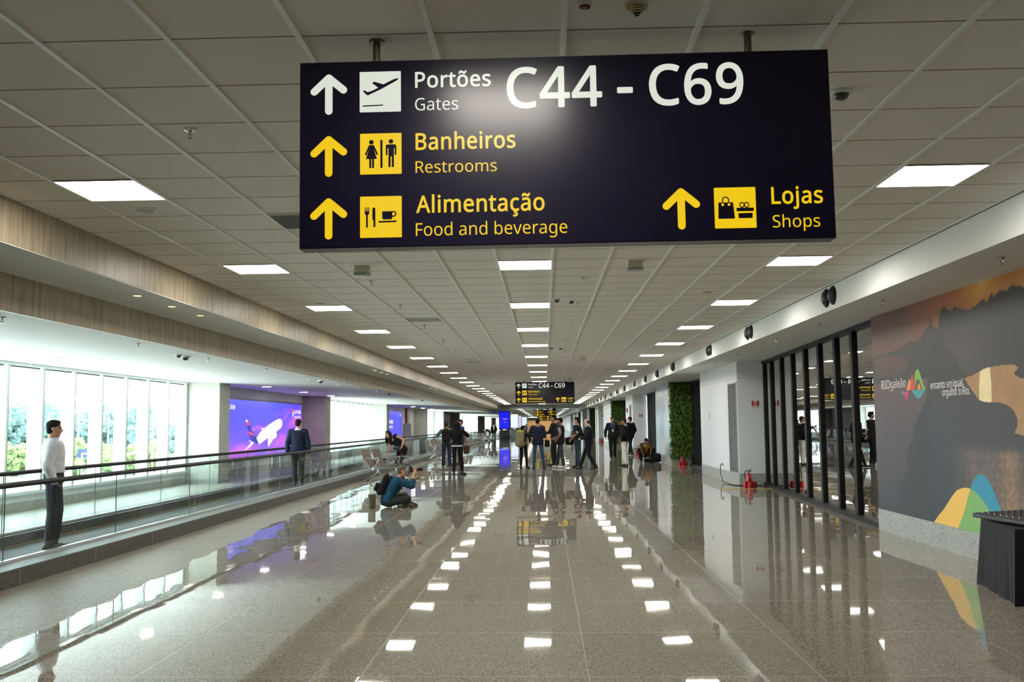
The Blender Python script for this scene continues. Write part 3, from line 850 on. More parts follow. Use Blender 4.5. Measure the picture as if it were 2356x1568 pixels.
def direction_sign(label, loc, variant=0):
    t = thing('direction_sign', label, 'sign', loc)
    w, h = 2.487, 0.895
    g = G().bx(-w / 2 + .004, w / 2 - .004, 0.0, 0.098, -h / 2 + .004, h / 2 - .004)
    g.mat(1).bx(-w / 2, w / 2, 0.004, 0.102, -h / 2, -h / 2 + .006).bx(-w / 2, w / 2, 0.004, 0.102, h / 2 - .006, h / 2)
    g.bx(-w / 2, -w / 2 + .006, 0.004, 0.102, -h / 2, h / 2).bx(w / 2 - .006, w / 2, 0.004, 0.102, -h / 2, h / 2)
    g.build('panel', [sign_dark, sign_edge], t)
    for x in (-0.886, 0.883):
        q = G().lathe((x, 0.05, h / 2 - 0.002), [(0.018, 0), (0.018, 0.105), (0.038, 0.107), (0.038, 0.115)], 16)
        q.build('hanging_rod', rod_metal, t, True)
    W_, Y_ = lit_white, lit_yellow
    arrow(t, -1.176, 0.4115, W_); plate(t, -1.0198, 0.4194, 0.2085, 'plane', W_)
    lettering(t, 'Portões', -.7399, -.3583, .3316, .0789, W_, .026)
    lettering(t, 'Gates', -.7408, -.5238, .214, .063, W_, .0)
    lettering(t, 'C44', -.2803, .1971, .2165, .2005, W_, .024)
    lettering(t, '-', .2713, .3504, .2165, .2005, W_, .024)
    lettering(t, 'C69', .4303, .8988, .2135, .2005, W_, .024)
    arrow(t, -1.176, 0.0935, Y_); plate(t, -1.0181, 0.101, 0.2085, 'toilets', Y_)
    lettering(t, 'Banheiros', -.7392, -.2394, .0129, .0825, Y_, .026)
    lettering(t, 'Restrooms', -.7401, -.3344, -.1050, .0595, Y_, .0)
    arrow(t, -1.176, -0.2237, Y_); plate(t, -1.0185, -0.2194, 0.2085, 'food', Y_)
    lettering(t, 'Alimentação', -.7384, -.1003, -.3065, .0840, Y_, .026)
    lettering(t, 'Food and beverage', -.7407, .0096, -.4235, .0640, Y_, .0)
    arrow(t, .5723, -.2122, Y_, 0.2071); plate(t, .7342, -.2143, 0.2035, 'shops', Y_)
    lettering(t, 'Lojas', 1.0143, 1.2655, -.3000, .0810, Y_, .026)
    lettering(t, 'Shops', 1.0158, 1.2469, -.4185, .0610, Y_, .0)
    if variant:
        arrow(t, .40, 0.0935, Y_); plate(t, .60, 0.101, 0.2085, 'plane', Y_)
        lettering(t, 'Sala VIP', .88, 1.25, .0129, .0825, Y_, .026)
    return t
s1 = direction_sign('large dark hanging direction sign nearest the camera, reading C44 - C69', (0.1062, 4.37, 2.811))
s1.rotation_euler = (0, -0.0054, 0.0037)
s2 = dup(s1, (0.033, 40.2, 2.858), 0, 'smaller-looking dark hanging direction sign further down the hall above the standing group')
s3 = direction_sign('tiny dark hanging direction sign behind the second, yellow entries at both sides', (0.07, 109, 2.93), 1)
t = thing('direction_sign', 'low dark hanging board with yellow entries just below the farthest C44 - C69 sign', 'sign', (0.2, 125, 2.40))
G().bx(-1.14, 1.14, 0, 0.1, -0.32, 0.30).build('panel', sign_dark, t)
for x in (-.9, .88): G().bx(x, x + .02, .04, .06, .3, CZ - 2.4).build('hanging_rod', rod_metal, t)
for z in (0.22, -0.08):
    arrow(t, -0.95, z, lit_yellow, 0.2); plate(t, -0.78, z, 0.2, 'toilets', lit_yellow)
    lettering(t, 'Banheiros', -0.5, 0.0, z - 0.14, 0.085, lit_yellow, .026)
    plate(t, 0.15, z, 0.2, 'food', lit_yellow)
    lettering(t, 'Lojas', 0.45, 0.8, z - 0.14, 0.085, lit_yellow, .026)

# ---------------------------------------------------------------- moving walkway
WA, WB = Y0 + 0.6, 88.0
t = thing('moving_walkway', 'long glass-sided moving walkway along the window side', 'moving walkway', (0, 0, 0))
g = G().bx(-5.24, -5.19, WA, WB, 0, 0.165)
g.bx(-7.38, -7.33, WA, WB, 0, 0.165)
g.build('side_cladding', darkgran, t)
g = G()
y = 11.0 - 1.6 * 11
while y < WB:
    if y > WA:
        g.bx(-5.1885, -5.189, y - 0.006, y + 0.006, 0.005, 0.162)
    y += 1.6
g.build('cladding_joint', M('cladding_joint', (150, 148, 142), 0.7), t)
deck = M('walkway_deck', (112, 114, 112), 0.5, 0.4, var=0.05, stretch=(1, 30, 1))
G().bx(-5.50, -5.20, WA, WB, 0.15, 0.172).bx(-7.35, -6.98, WA, WB, 0.15, 0.172).build('deck_plate', deck, t)
G().bx(-5.535, -5.495, WA, WB, 0.165, 0.20).bx(-7.02, -6.98, WA, WB, 0.165, 0.20).build('glass_channel', M('bright_channel', (225, 235, 236), 0.22, 0.7, var=0.02), t)
G().bx(-5.62, -5.53, WA, WB, 0.03, 0.165).bx(-6.99, -6.90, WA, WB, 0.03, 0.165).build('skirt_panel', M('walkway_skirt', (92, 95, 94), 0.3, 0.6, var=0.08, stretch=(1, 6, 1)), t)
g = G().bx(-6.92, -5.6, WA, WB, 0.002, 0.03)
g.build('belt', darkbelt, t)
g = G().bx(-5.65, -5.625, WA, WB, 0.03, 0.034).bx(-6.895, -6.87, WA, WB, 0.03, 0.034)
g.build('safety_line', M('yellow_safety_line', (190, 160, 60), 0.6), t)
for x, side in ((-5.515, 'near'), (-7.0, 'far')):
    y = 9.66 - 2.55 * 6
    while y < WB - 2.6:
        p = G()
        p.bx(x - 0.005, x + 0.005, y + 0.006, y + 2.544, 0.19, 0.94)
        p.build('glass_panel', clear, t)
        y += 2.55
    yb = y
    r = G()
    pts = [(x, WA, 0.957), (x, yb, 0.957)] + [(x, yb + 0.36 * math.sin(a), 0.957 - 0.36 + 0.36 * math.cos(a)) for a in [math.pi * k / 10 for k in range(1, 10)]]
    r.tube(pts, 0.030, 10)
    r.build('handrail', rail_rubber, t, True)
ed = G()
for k in range(-5, 31):
    y = 9.66 + 2.55 * k
    for x in (-5.515, -7.0):
        ed.bx(x - 0.0052, x + 0.0052, y - 0.0025, y + 0.0025, 0.19, 0.94)
ed.build('glass_joint', M('green_glass_edge', (96, 118, 114), 0.25, var=0.1), t)

# ---------------------------------------------------------------- small ceiling fittings
def sprinkler(z, label, loc, group):
    s = thing('sprinkler', label, 'sprinkler', loc, 0, group)
    G().lathe((0, 0, 0), [(0.036, 0), (0.036, -0.006), (0.022, -0.014), (0.012, -0.016)], 16).build('escutcheon', chrome, s, True)
    g = G().lathe((0, 0, -0.014), [(0.011, 0), (0.011, -0.018), (0.004, -0.02), (0.004, -0.045)], 10)
    g.tube([(0.011, 0, -0.03), (0.014, 0, -0.045), (0.004, 0, -0.062)], 0.003, 6).tube([(-0.011, 0, -0.03), (-0.014, 0, -0.045), (-0.004, 0, -0.062)], 0.003, 6)
    g.build('nozzle', chrome, s, True)
    G().lathe((0, 0, -0.064), [(0.016, 0), (0.017, -0.002)], 12).build('deflector', chrome, s)
    return s
sp0 = None
def place_sprinkler(x, y, z, label, group):
    global sp0
    if sp0 is None:
        sp0 = sprinkler(z, label, (x, y, z), group)
        return sp0
    return dup(sp0, (x, y, z), None, label, group)
for x, where, ys in ((-2.17, 'left of the ceiling middle', (5.7, 11.93, 14.36, 17.29, 20.54, 23.34, 26.3, 29.2, 32.1, 35)), (0.51, 'right of the ceiling middle', (11.9, 14.34, 17.39, 20.71, 23.5, 26.4, 29.3, 32.2, 35.1))):
    for k, y in enumerate(ys):
        place_sprinkler(x, y, CZ, 'small chrome sprinkler in the tiled ceiling, %s in the row %s' % (ORD[k], where), 'sprinklers %s' % where)
for k, (x, y) in enumerate(((4.23, 8.84), (4.21, 11.91), (4.2, 14.6), (4.2, 17.33), (4.25, 21.0), (4.3, 24.13))):
    place_sprinkler(x, y, ZS + .003, 'small chrome sprinkler under the right-hand white soffit, %s from the camera' % ORD[k], 'sprinklers of the right soffit')
for k, (x, y) in enumerate(((-5.4, 9.29), (-5.36, 12.40), (-5.42, 15.21), (-5.34, 18.18), (-5.34, 21.49), (-5.25, 24.14), (-5.25, 26.89), (-5.25, 29.8), (-5.25, 32.7))):
    place_sprinkler(x, y, zlow(x), 'small chrome sprinkler in the low white ceiling beside the wooden fascia, %s from the camera' % ORD[k], 'sprinklers of the low ceiling')
for k, (x, y) in enumerate(((-9.6, 17.5), (-9.6, 21.4), (-9.6, 24.9), (-9.6, 30.9), (-9.6, 34.6))):
    place_sprinkler(x, y, zlow(x), 'tiny chrome sprinkler in the low ceiling close to the window wall, %s from the camera' % ORD[k], 'sprinklers along the window wall')

spk = None
for k, (x, y, r, where) in enumerate(((-3.35, 7.82, .1, 'beside the nearest left light panel'), (-3.34, 14.07, .1, 'beside the third left light panel'), (-3.34, 18.98, .1, 'beyond the fourth left light panel'),
                              (2.31, 13.43, .1, 'near the second right light panel'), (2.27, 18.92, .1, 'beside the fourth right light panel'), (2.3, 24.49, .1, 'beside the fifth right light panel'))):
    lab = 'round flush ceiling loudspeaker %s' % where
    if spk is None:
        spk = thing('ceiling_speaker', lab, 'loudspeaker', (x, y, CZ), 0, 'flush ceiling loudspeakers')
        G().lathe((0, 0, 0), [(0.10, 0.0), (0.10, -0.006), (0.086, -0.008)], 28).build('rim', runner, spk, True)
        G().lathe((0, 0, -0.004), [(0.084, 0), (0.082, -0.005), (0.02, -0.006), (0.012, -0.010)], 28).build('grille', M('speaker_grille', (176, 172, 160), 0.7, var=0.2, scale=300), spk, True)
    else:
        dup(spk, (x, y, CZ), None, lab, 'flush ceiling loudspeakers')

def dome(label, loc, group=None):
    d = thing('dome_detector', label, 'smoke detector', loc, 0, group)
    G().lathe((0, 0, 0), [(0.06, 0), (0.06, -0.014), (0.05, -0.02)], 20).build('base', white, d, True)
    G().lathe((0, 0, -0.018), [(0.042, 0), (0.042, -0.012), (0.03, -0.03), (0.012, -0.038)], 20).build('head', M('smoked_dome', (70, 72, 74), 0.2), d, True)
    return d
d0 = dome('pale dome detector, left of the pair in the middle of the tiled ceiling', (0.20, 13.96, CZ), 'dome detectors of the tiled ceiling')
dup(d0, (0.42, 14.13, CZ), 0, 'dark dome detector, right of the pair in the middle of the tiled ceiling')
dup(d0, (0.19, 22.78, CZ), 0, 'tiny dome detector, left of the second pair further down the tiled ceiling')
dup(d0, (0.41, 22.94, CZ), 0, 'tiny dome detector, right of the second pair further down the tiled ceiling')
dup(d0, (1.68, 5.25, CZ), 0, 'small flat detector on the ceiling right of the big hanging sign')
dup(d0, (-5.60, 14.42, zlow(-5.6)), 0, 'flat dome on the low left ceiling beside the darker camera dome', 'domes of the low ceiling')
for k, (x, y) in enumerate(((-5.66, 14.85), (-5.46, 23.15), (-5.34, 32.74), (-5.38, 41.9))):
    dup(d0, (x, y, zlow(x)), 0, 'dark camera dome on the low left ceiling under the wooden fascia, %s from the camera' % ORD[k], 'domes of the low ceiling', 1.25)
al = thing('alarm_button', 'dark red round alarm light at the top edge of the ceiling', 'alarm light', (0.20, 4.06, CZ))
G().lathe((0, 0, 0), [(0.036, 0), (0.036, -0.006), (0.03, -0.012)], 24).build('bezel', white, al, True)
G().lathe((0, 0, -0.008), [(0.027, 0), (0.024, -0.010), (0.01, -0.014)], 24).build('lens', M('dark_red_lens', (110, 26, 22), 0.25), al, True)
sn = thing('smoke_detector', 'cone-shaped ribbed smoke detector at the top edge of the ceiling', 'smoke detector', (0.43, 4.08, CZ))
G().lathe((0, 0, 0), [(0.054, 0), (0.054, -0.008)], 24).build('base', white, sn, True)
g = G()
for i in range(5):
    r = 0.048 - 0.009 * i
    g.lathe((0, 0, -0.010 - 0.008 * i), [(r, 0), (r, -0.004)], 24)
g.build('rib', M('bone_plastic', (196, 178, 132), 0.5), sn, True)
G().lathe((0, 0, -0.006), [(0.040, 0), (0.008, -0.044)], 20).build('chamber', black, sn, True)

def air_grille(label, x, y, w, d, dark):
    g0 = thing('air_grille', label, 'air grille', (x, y, CZ), 0)
    G().bx(-w / 2, w / 2, -d / 2, d / 2, -0.004, 0.0).build('backing', M('grille_dark' if dark else 'grille_grey', (52, 54, 54) if dark else (150, 152, 150), 0.7), g0)
    s = G()
    n = 22
    for k in range(n):
        yy_ = -d / 2 + d * (k + 0.5) / n
        s.bx(-w / 2, w / 2, yy_ - d / n * 0.22, yy_ + d / n * 0.22, -0.012, -0.002)
    s.build('slat', M('grille_slat' if dark else 'grille_slat_pale', (120, 122, 118) if dark else (176, 178, 176), 0.5), g0)
    f = G()
    for a in (-1, 1):
        f.bx(a * w / 2, a * (w / 2 + .012), -d / 2, d / 2, -0.014, 0).bx(-w / 2, w / 2, a * d / 2, a * (d / 2 + .012), -0.014, 0)
    f.build('frame', runner, g0)
air_grille('dark slatted air grille half hidden behind the left end of the big sign', -2.08, 8.35, 0.58, 0.58, True)
air_grille('pale slatted air grille in the ceiling left of the middle row of lights', -2.08, 16.4, 0.58, 0.58, False)
air_grille('farther pale slatted air grille beyond the fourth middle light', -2.06, 27.5, 0.58, 0.58, False)
air_grille('small faint air grille far down the left part of the tiled ceiling', -2.06, 42.5, 0.58, 0.58, False)

e0 = None
for x, y, lab in ((-2.08, 10.83, 'white emergency light box with green lamp below the left part of the big sign'), (1.05, 10.76, 'white emergency light box with green lamp below the right part of the big sign'),
                  (1.06, 26.17, 'small emergency light box right of the middle light row, farther off'), (1.04, 37.9, 'tiny emergency light box just before the second hanging sign'),
                  (-2.05, 26.6, 'small emergency light box beside the farther pale air grille')):
    if e0 is None:
        e0 = thing('emergency_light', lab, 'emergency light', (x, y, CZ), 0, 'emergency light boxes')
        G().bbox((0, 0, -0.04), (0.17, 0.11, 0.08), 0.01).build('housing', M('cream_plastic', (206, 198, 178), 0.5), e0, True)
        G().bbox((0, 0, -0.095), (0.18, 0.12, 0.035), 0.012).build('lens', M('clear_lens', (150, 156, 150), 0.2), e0, True)
        G().ball((0.07, -0.058, -0.10), 0.006, 8).build('indicator', EM('green_indicator', (40, 220, 90), 1.2), e0)
    else:
        dup(e0, (x, y, CZ), None, lab, 'emergency light boxes')

dl = None
for k, (x, y) in enumerate(((-4.5, 10.36), (-4.5, 11.34), (-4.5, 12.30), (-4.48, 25.13), (-4.48, 26.15), (-4.48, 27.10), (-4.48, 37.6), (-4.48, 38.5), (-4.48, 39.4), (-4.48, 52), (-4.48, 53), (-4.48, 54))):
    lab = 'small warm round downlight in the soffit between the wooden fascias, %s from the camera' % ORD[k]
    if dl is None:
        dl = thing('downlight', lab, 'downlight', (x, y, ZS - .02), 0, 'downlights of the left soffit')
        G().lathe((0, 0, 0), [(0.058, 0), (0.058, -0.004), (0.05, -0.006)], 22).build('rim', white, dl, True)
        G().lathe((0, 0, -0.005), [(0.045, 0), (0.043, -0.003)], 22).build('lamp', EM('warm_lamp', (255, 206, 130), 2.5), dl)
    else:
        dup(dl, (x, y, ZS - .02), None, lab, 'downlights of the left soffit')
fl = None
for k, (x, y) in enumerate(((-8.38, 15.97), (-8.34, 20.08), (-8.4, 24.6), (-8.3, 28.3), (-8.4, 33.1), (-8.4, 37.4), (-8.4, 41.8), (-8.4, 61), (-8.4, 66), (-8.4, 71))):
    lab = 'flat round white lamp in the low ceiling near the windows, %s from the camera' % ORD[k]
    if fl is None:
        fl = thing('ceiling_lamp', lab, 'ceiling lamp', (x, y, zlow(x)), 0, 'round lamps of the low ceiling')
        G().lathe((0, 0, 0), [(0.15, 0.01), (0.15, -0.012), (0.14, -0.016)], 28).build('rim', white, fl, True)
        G().lathe((0, 0, -0.012), [(0.132, 0), (0.13, -0.006)], 28).build('lamp', EM('cool_lamp', (255, 252, 244), 140.0), fl)
    else:
        dup(fl, (x, y, zlow(x)), None, lab, 'round lamps of the low ceiling')

nz = None
for k, y in enumerate((12.9, 17.95, 22.3, 28.6, 32.6, 36.4, 40.7, 45.8, 50.5, 55.2, 60, 64.7, 69.4, 74.1, 78.8, 83.5, 88.2, 93, 98, 103)):
    for s, side in ((-1, 'near'), (1, 'far')):
        lab = 'round black air nozzle in the right white fascia, %s one of the %s pair' % (side, ORD[k])
        if nz is None:
            nz = thing('air_nozzle', lab, 'air nozzle', (XR, y + s * 0.15, 3.205), 0, 'air nozzles in the right fascia')
            G().lathe((0, 0, 0), [(0.125, 0.005), (0.125, -0.012), (0.105, -0.03)][::-1] if False else [(0.128, -0.004), (0.126, 0.014), (0.108, 0.03)], 26, (-1, 0, 0)).build('ring', black, nz, True)
            G().lathe((0, 0, 0), [(0.10, 0.028), (0.085, 0.05), (0.05, 0.066), (0.02, 0.07)], 22, (-1, 0, 0)).build('jet', M('matt_black_rubber', (20, 21, 22), 0.55), nz, True)
        else:
            dup(nz, (XR, y + s * 0.15, 3.205), None, lab, 'air nozzles in the right fascia')
from mathutils import noise as mnoise
# ---------------------------------------------------------------- mural print on the right wall
def interp(x, pts):
    pts = sorted(pts)
    if x <= pts[0][0]: return pts[0][1]
    for (a, u), (b, v) in zip(pts[:-1], pts[1:]):
        if x <= b: return u + (v - u) * (x - a) / (b - a)
    return pts[-1][1]
def mixt(a, b, t):
    t = max(0, min(1, t))
    return tuple(p + (q - p) * t for p, q in zip(a, b))
RIDGE = [(13.88, 2.44), (13.36, 2.46), (12.83, 2.48), (12.54, 2.52), (12.41, 2.57), (12.32, 2.53), (12.11, 2.55), (11.88, 2.67), (11.80, 2.69), (11.76, 2.80), (11.7, 2.69), (11.56, 2.62), (11.46, 2.81), (11.33, 2.88), (11.18, 2.78), (11.04, 2.84), (10.93, 2.79), (10.67, 2.75), (10.49, 2.78), (10.35, 2.83), (10.26, 2.78), (10.13, 2.87), (10.09, 2.81), (9.94, 2.87), (9.8, 2.84), (9.7, 2.88), (9.46, 2.84), (8.9, 2.78), (8.0, 2.9), (6.0, 2.7)]
BAY = [(13.74, 2.4), (13.41, 2.42), (12.97, 2.4), (12.64, 2.35), (12.52, 2.29), (12.64, 2.21), (12.79, 2.12), (13.0, 2.1), (13.09, 2.14), (13.3, 2.17), (13.49, 2.14), (13.72, 2.15)]
LAKE = [(10.9, 2.0), (10.52, 2.05), (10.27, 2.09), (9.92, 2.09), (9.0, 2.05), (7.5, 2.0), (7.5, 1.35), (9.63, 1.38), (9.78, 1.39), (9.73, 1.54), (9.84, 1.65), (10.16, 1.71), (10.4, 1.71), (10.59, 1.76), (10.74, 1.88)]
EDGE = [(1.95, 11.93), (1.88, 11.95), (1.75, 12.02), (1.6, 12.26), (1.46, 12.40), (1.3, 12.50), (1.15, 12.66), (1.03, 12.77), (0.92, 12.70), (0.8, 12.82), (0.65, 12.99), (0.33, 13.16)]
STREAK = [(10.5, 2.05), (10.26, 2.09), (10.26, 1.72), (10.43, 1.72), (10.58, 1.76)]
def mural_colour(y, z, rnd):
    n1 = math.sin(y * 5.1 + math.sin(z * 7.3)) * math.sin(z * 6.1 + math.sin(y * 4.2))
    n2 = math.sin(y * 23 + 3 * math.sin(z * 17)) * math.sin(z * 29 + 2 * math.sin(y * 19))
    top = interp(y, RIDGE) + 0.012 * n2
    # sunset sky
    ds = math.hypot((y - 10.35) * 0.62, z - 3.04)
    sky = mixt((236, 176, 60), (176, 100, 52), ds / 0.42) if ds < 0.42 else mixt((176, 100, 52), (104, 66, 60), (ds - 0.42) / 1.1)
    if y < 10.2: sky = mixt(sky, (200, 136, 48), min(1, (10.2 - y) * 1.1))
    if ds < 0.10: sky = mixt((214, 200, 190), sky, ds / 0.10)
    if z > top:
        return sky
    # mountains with haze
    c = mixt((82, 70, 66), (66, 62, 64), (top - z) / 0.7)
    haze = math.exp(-((y - 10.9) / 0.7) ** 2 - ((z - 2.3) / 0.25) ** 2)
    c = mixt(c, (128, 112, 106), 0.75 * haze)
    if y > 11.9:
        c = mixt(c, (88, 72, 68), 0.5 * min(1, (y - 11.9)) * min(1, max(0, (z - 2.2) * 3)))
    front = 2.55 - abs(y - 11.55) * 0.75 + 0.01 * n2           # nearer peak
    if z < front and y > 10.7: c = mixt(c, (58, 54, 56), 0.8)
    if inside((y, z), BAY): c = mixt((158, 92, 72), (112, 84, 80), (2.42 - z) / 0.3)
    if z < 2.05 and y > 11.9:
        # still water at the left
        edge = interp(z, EDGE) + 0.01 * n2
        c2 = mixt((140, 112, 108), (112, 98, 106), (2.0 - z) / 1.0)
        c2 = mixt(c2, (72, 76, 88), max(0, (0.95 - z) * 1.6))
        c = mixt((62, 66, 76), c2, (y - edge) / 0.05 + 0.5)
    elif z < 1.95:
        c = mixt((84, 76, 78), (70, 80, 90), max(0, min(1, (1.95 - z) * 1.6)) * max(0, min(1, (y - 10.8) * 1.2)))
        c = mixt(c, (66, 70, 84), max(0, (0.8 - z) * 1.2))
    # pale shoulder of rock lower right
    if z < 1.28 and y < 11.45:
        t = max(0, min(1, (11.4 - y) / 0.6)) * max(0, min(1, (1.27 - z) / 0.10))
        s = mixt((158, 134, 120), (226, 170, 118), max(0, math.exp(-((y - 9.95) / 0.2) ** 2) * 0.8))
        c = mixt(c, s, t * (0.85 + 0.15 * n2))
        if y < 9.75: c = mixt(c, (74, 70, 78), max(0, min(1, (9.75 - y) * 4)) * max(0, min(1, (z - 0.7) * 3)))
    k = 0.62 + 0.10 * max(0, min(1, (sum(c) - 330) / 200)) + 0.02 * n2 + 0.03 * rnd
    return tuple(max(0, min(255, v * k)) for v in c)
def print_material(name, emit=None, rough=0.5):
    m, nt, b = nodes(name)
    a = N(nt, 'ShaderNodeVertexColor', layer_name='print')
    nz_ = noise(nt, coords(nt), 60, 2)
    col = mixc(nt, 1.0, a.outputs[0], ramp(nt, nz_, [(0.3, 0.95), (0.7, 1.03)]), 'MULTIPLY')
    if emit:
        b.inputs['Base Color'].default_value = (0.02, 0.02, 0.02, 1)
        nt.links.new(col, b.inputs['Emission Color'])
        b.inputs['Emission Strength'].default_value = emit
    else:
        nt.links.new(col, b.inputs['Base Color'])
    b.inputs['Roughness'].default_value = rough
    return m
def print_grid(name, x, ya, yb, za, zb, ny, nz_, fn, mat, parent, face):
    """flat printed sheet on the plane x = const, facing -x (face=-1) or +x"""
    rnd = random.Random(7)
    vs, cs, fs = [], [], []
    for i in range(ny + 1):
        for j_ in range(nz_ + 1):
            y = ya + (yb - ya) * i / ny
            z = za + (zb - za) * j_ / nz_
            vs.append((x, y, z))
            cs.append((*lin(fn(y, z, rnd.uniform(-1, 1))), 1))
    for i in range(ny):
        for j_ in range(nz_):
            a, b, c, d = i * (nz_ + 1) + j_, (i + 1) * (nz_ + 1) + j_, (i + 1) * (nz_ + 1) + j_ + 1, i * (nz_ + 1) + j_ + 1
            fs.append((a, b, c, d) if face > 0 else (d, c, b, a))
    me = bpy.data.meshes.new(name)
    me.from_pydata(vs, [], fs)
    me.materials.append(mat)
    at = me.color_attributes.new('print', 'FLOAT_COLOR', 'POINT')
    at.data.foreach_set('color', [q for c in cs for q in c])
    return link(name, me, parent)

mu = thing('wall_mural', 'large printed sunset mountain mural on the right wall with white lettering and coloured hills', 'mural')
print_grid('printed_sheet', 4.7265, 8.6, 13.862, 0.297, ZS, 370, 190, mural_colour, print_material('mural_print', None, 0.45), mu, -1)
print_grid('printed_sheet', 4.7265, 5.4, 8.6, 0.297, ZS, 80, 70, mural_colour, bpy.data.materials['mural_print'], mu, -1)
WU, WV = (0, -1, 0), (0, 0, 1)
def wall_poly(pts, m, name, parent, lift, x=4.7265):
    g = G()
    g.poly([(-y, z) for y, z in pts], (x - lift, 0, 0), WU, WV)
    return g.build(name, m, parent)
c_yel, c_grn, c_blu = M('print_yellow', (236, 186, 84), 0.5, var=.03), M('print_green', (124, 172, 96), 0.5, var=.03), M('print_blue', (36, 140, 168), 0.5, var=.03)
c_org, c_red, c_pink, c_teal, c_lime = M('print_orange', (242, 160, 62), 0.5), M('print_red', (226, 78, 70), 0.5), M('print_pink', (214, 60, 120), 0.5), M('print_teal', (70, 160, 168), 0.5), M('print_lime', (132, 182, 74), 0.5)
def organic(pts, amp, step=0.03, seed=3):
    out = []
    for i in range(len(pts)):
        a, b = Vector(pts[i]), Vector(pts[(i + 1) % len(pts)])
        n = max(1, int((b - a).length / step))
        for k in range(n):
            p = a.lerp(b, k / n)
            out.append((p.x + amp * mnoise.noise((p.x * 9, p.y * 9, seed)) + amp * .7 * mnoise.noise((p.x * 31, p.y * 31, seed)), p.y + amp * mnoise.noise((p.x * 9, p.y * 9, seed + 7)) + amp * .7 * mnoise.noise((p.x * 31, p.y * 31, seed + 7))))
    return out
lake_pts = [(10.9, 2.0), (10.7, 2.02), (10.52, 2.05), (10.4, 2.08), (10.27, 2.09), (9.92, 2.09), (9.72, 2.085), (9.66, 2.04), (9.74, 2.01), (9.74, 1.98), (9.62, 1.94), (9.4, 1.92), (8.9, 1.95), (7.8, 2.0), (6.6, 1.9), (6.4, 1.6), (7.6, 1.40), (8.62, 1.33), (9.5, 1.36), (9.70, 1.38), (9.80, 1.40), (9.745, 1.47), (9.735, 1.54), (9.77, 1.60), (9.84, 1.65), (9.98, 1.69), (10.16, 1.715), (10.4, 1.715), (10.52, 1.735), (10.59, 1.77), (10.74, 1.88)]
wall_poly(organic(lake_pts, .010), M('print_lake_gold', (168, 128, 84), 0.5, var=.12, scale=5), 'printed_shape', mu, .0008)
wall_poly(organic([(10.5, 2.052), (10.42, 2.072), (10.27, 2.085), (10.25, 1.95), (10.26, 1.722), (10.43, 1.722), (10.55, 1.745), (10.53, 1.9)], .006), M('print_sun_streak', (238, 218, 168), 0.5, var=.08, scale=8), 'printed_shape', mu, .0014)
c_white = M('print_white', (226, 224, 220), 0.5, var=.02)
tag(wall_poly([(11.93, 0.298), (11.8, 0.385), (11.64, 0.47), (11.52, 0.55), (11.39, 0.64), (11.31, 0.69), (11.23, 0.73), (11.11, 0.76), (10.99, 0.775), (10.88, 0.77), (10.97, 0.65), (11.05, 0.52), (11.25, 0.298)], c_yel, 'hill_shape', mu, .0012), 'yellow hill shape')
tag(wall_poly([(10.88, 0.77), (10.74, 0.74), (10.61, 0.68), (10.5, 0.61), (10.39, 0.54), (10.3, 0.44), (10.21, 0.298), (11.25, 0.298), (11.05, 0.52), (10.97, 0.65)], c_grn, 'hill_shape', mu, .0012), 'green hill shape')
tag(wall_poly([(10.88, 0.77), (10.83, 0.83), (10.77, 0.885), (10.71, 0.92), (10.62, 0.945), (10.53, 0.94), (10.46, 0.91), (10.4, 0.86), (10.34, 0.8), (10.28, 0.72), (10.22, 0.65), (10.17, 0.58), (10.13, 0.49), (10.08, 0.298), (10.21, 0.298), (10.3, 0.44), (10.39, 0.54), (10.5, 0.61), (10.61, 0.68), (10.74, 0.74)], c_blu, 'hill_shape', mu, .0012), 'blue hill shape')
def wall_text(body, ya, yb, base, cap, bold, name='lettering'):
    g = G()
    put_text(g, body, -ya, -yb, base, cap, (4.7265, 0, 0), WU, WV, bold, .0014)
    return g.build(name, c_white, mu)
wall_text('RIO', 13.54, 13.21, 1.972, .115, .02)
wall_text('galeão', 13.19, 12.64, 1.972, .115, .0)
wall_text('encanto', 11.84, 11.42, 1.915, .086, .015)
wall_text('sem', 11.38, 11.22, 1.915, .086, .0)
wall_text('igual,', 11.19, 10.91, 1.915, .086, .015)
wall_text('orgulho', 11.51, 11.11, 1.818, .086, .015)
wall_text('do', 11.07, 10.98, 1.818, .086, .0)
wall_text('Rio.', 10.95, 10.76, 1.818, .086, .015)
wall_poly([(12.62, 1.925), (12.51, 2.08), (12.45, 2.03), (12.47, 1.925)], c_org, 'logo_shape', mu, .0012)
wall_poly([(12.51, 1.925), (12.41, 2.14), (12.31, 1.925)], c_red, 'logo_shape', mu, .0015)
wall_poly([(12.34, 2.07), (12.31, 2.14), (12.25, 2.18), (12.19, 2.17), (12.14, 2.11), (12.07, 1.99), (11.99, 1.925), (12.09, 1.915), (12.17, 2.03), (12.24, 2.06), (12.29, 2.02), (12.32, 1.95)], c_lime, 'logo_shape', mu, .0012)
wall_poly([(12.27, 1.925), (12.2, 2.01), (12.13, 1.92)], c_org, 'logo_shape', mu, .0012)
wall_poly([(12.45, 1.922), (12.0, 1.912), (12.1, 1.86), (12.2, 1.81), (12.27, 1.81), (12.35, 1.845)], c_teal, 'logo_shape', mu, .0012)
wall_poly([(12.73, 1.905), (12.54, 1.915), (12.64, 1.77)], c_pink, 'logo_shape', mu, .0012)
wall_poly([(12.82, 1.92), (12.71, 1.91), (12.73, 1.85)], c_teal, 'logo_shape', mu, .0012)

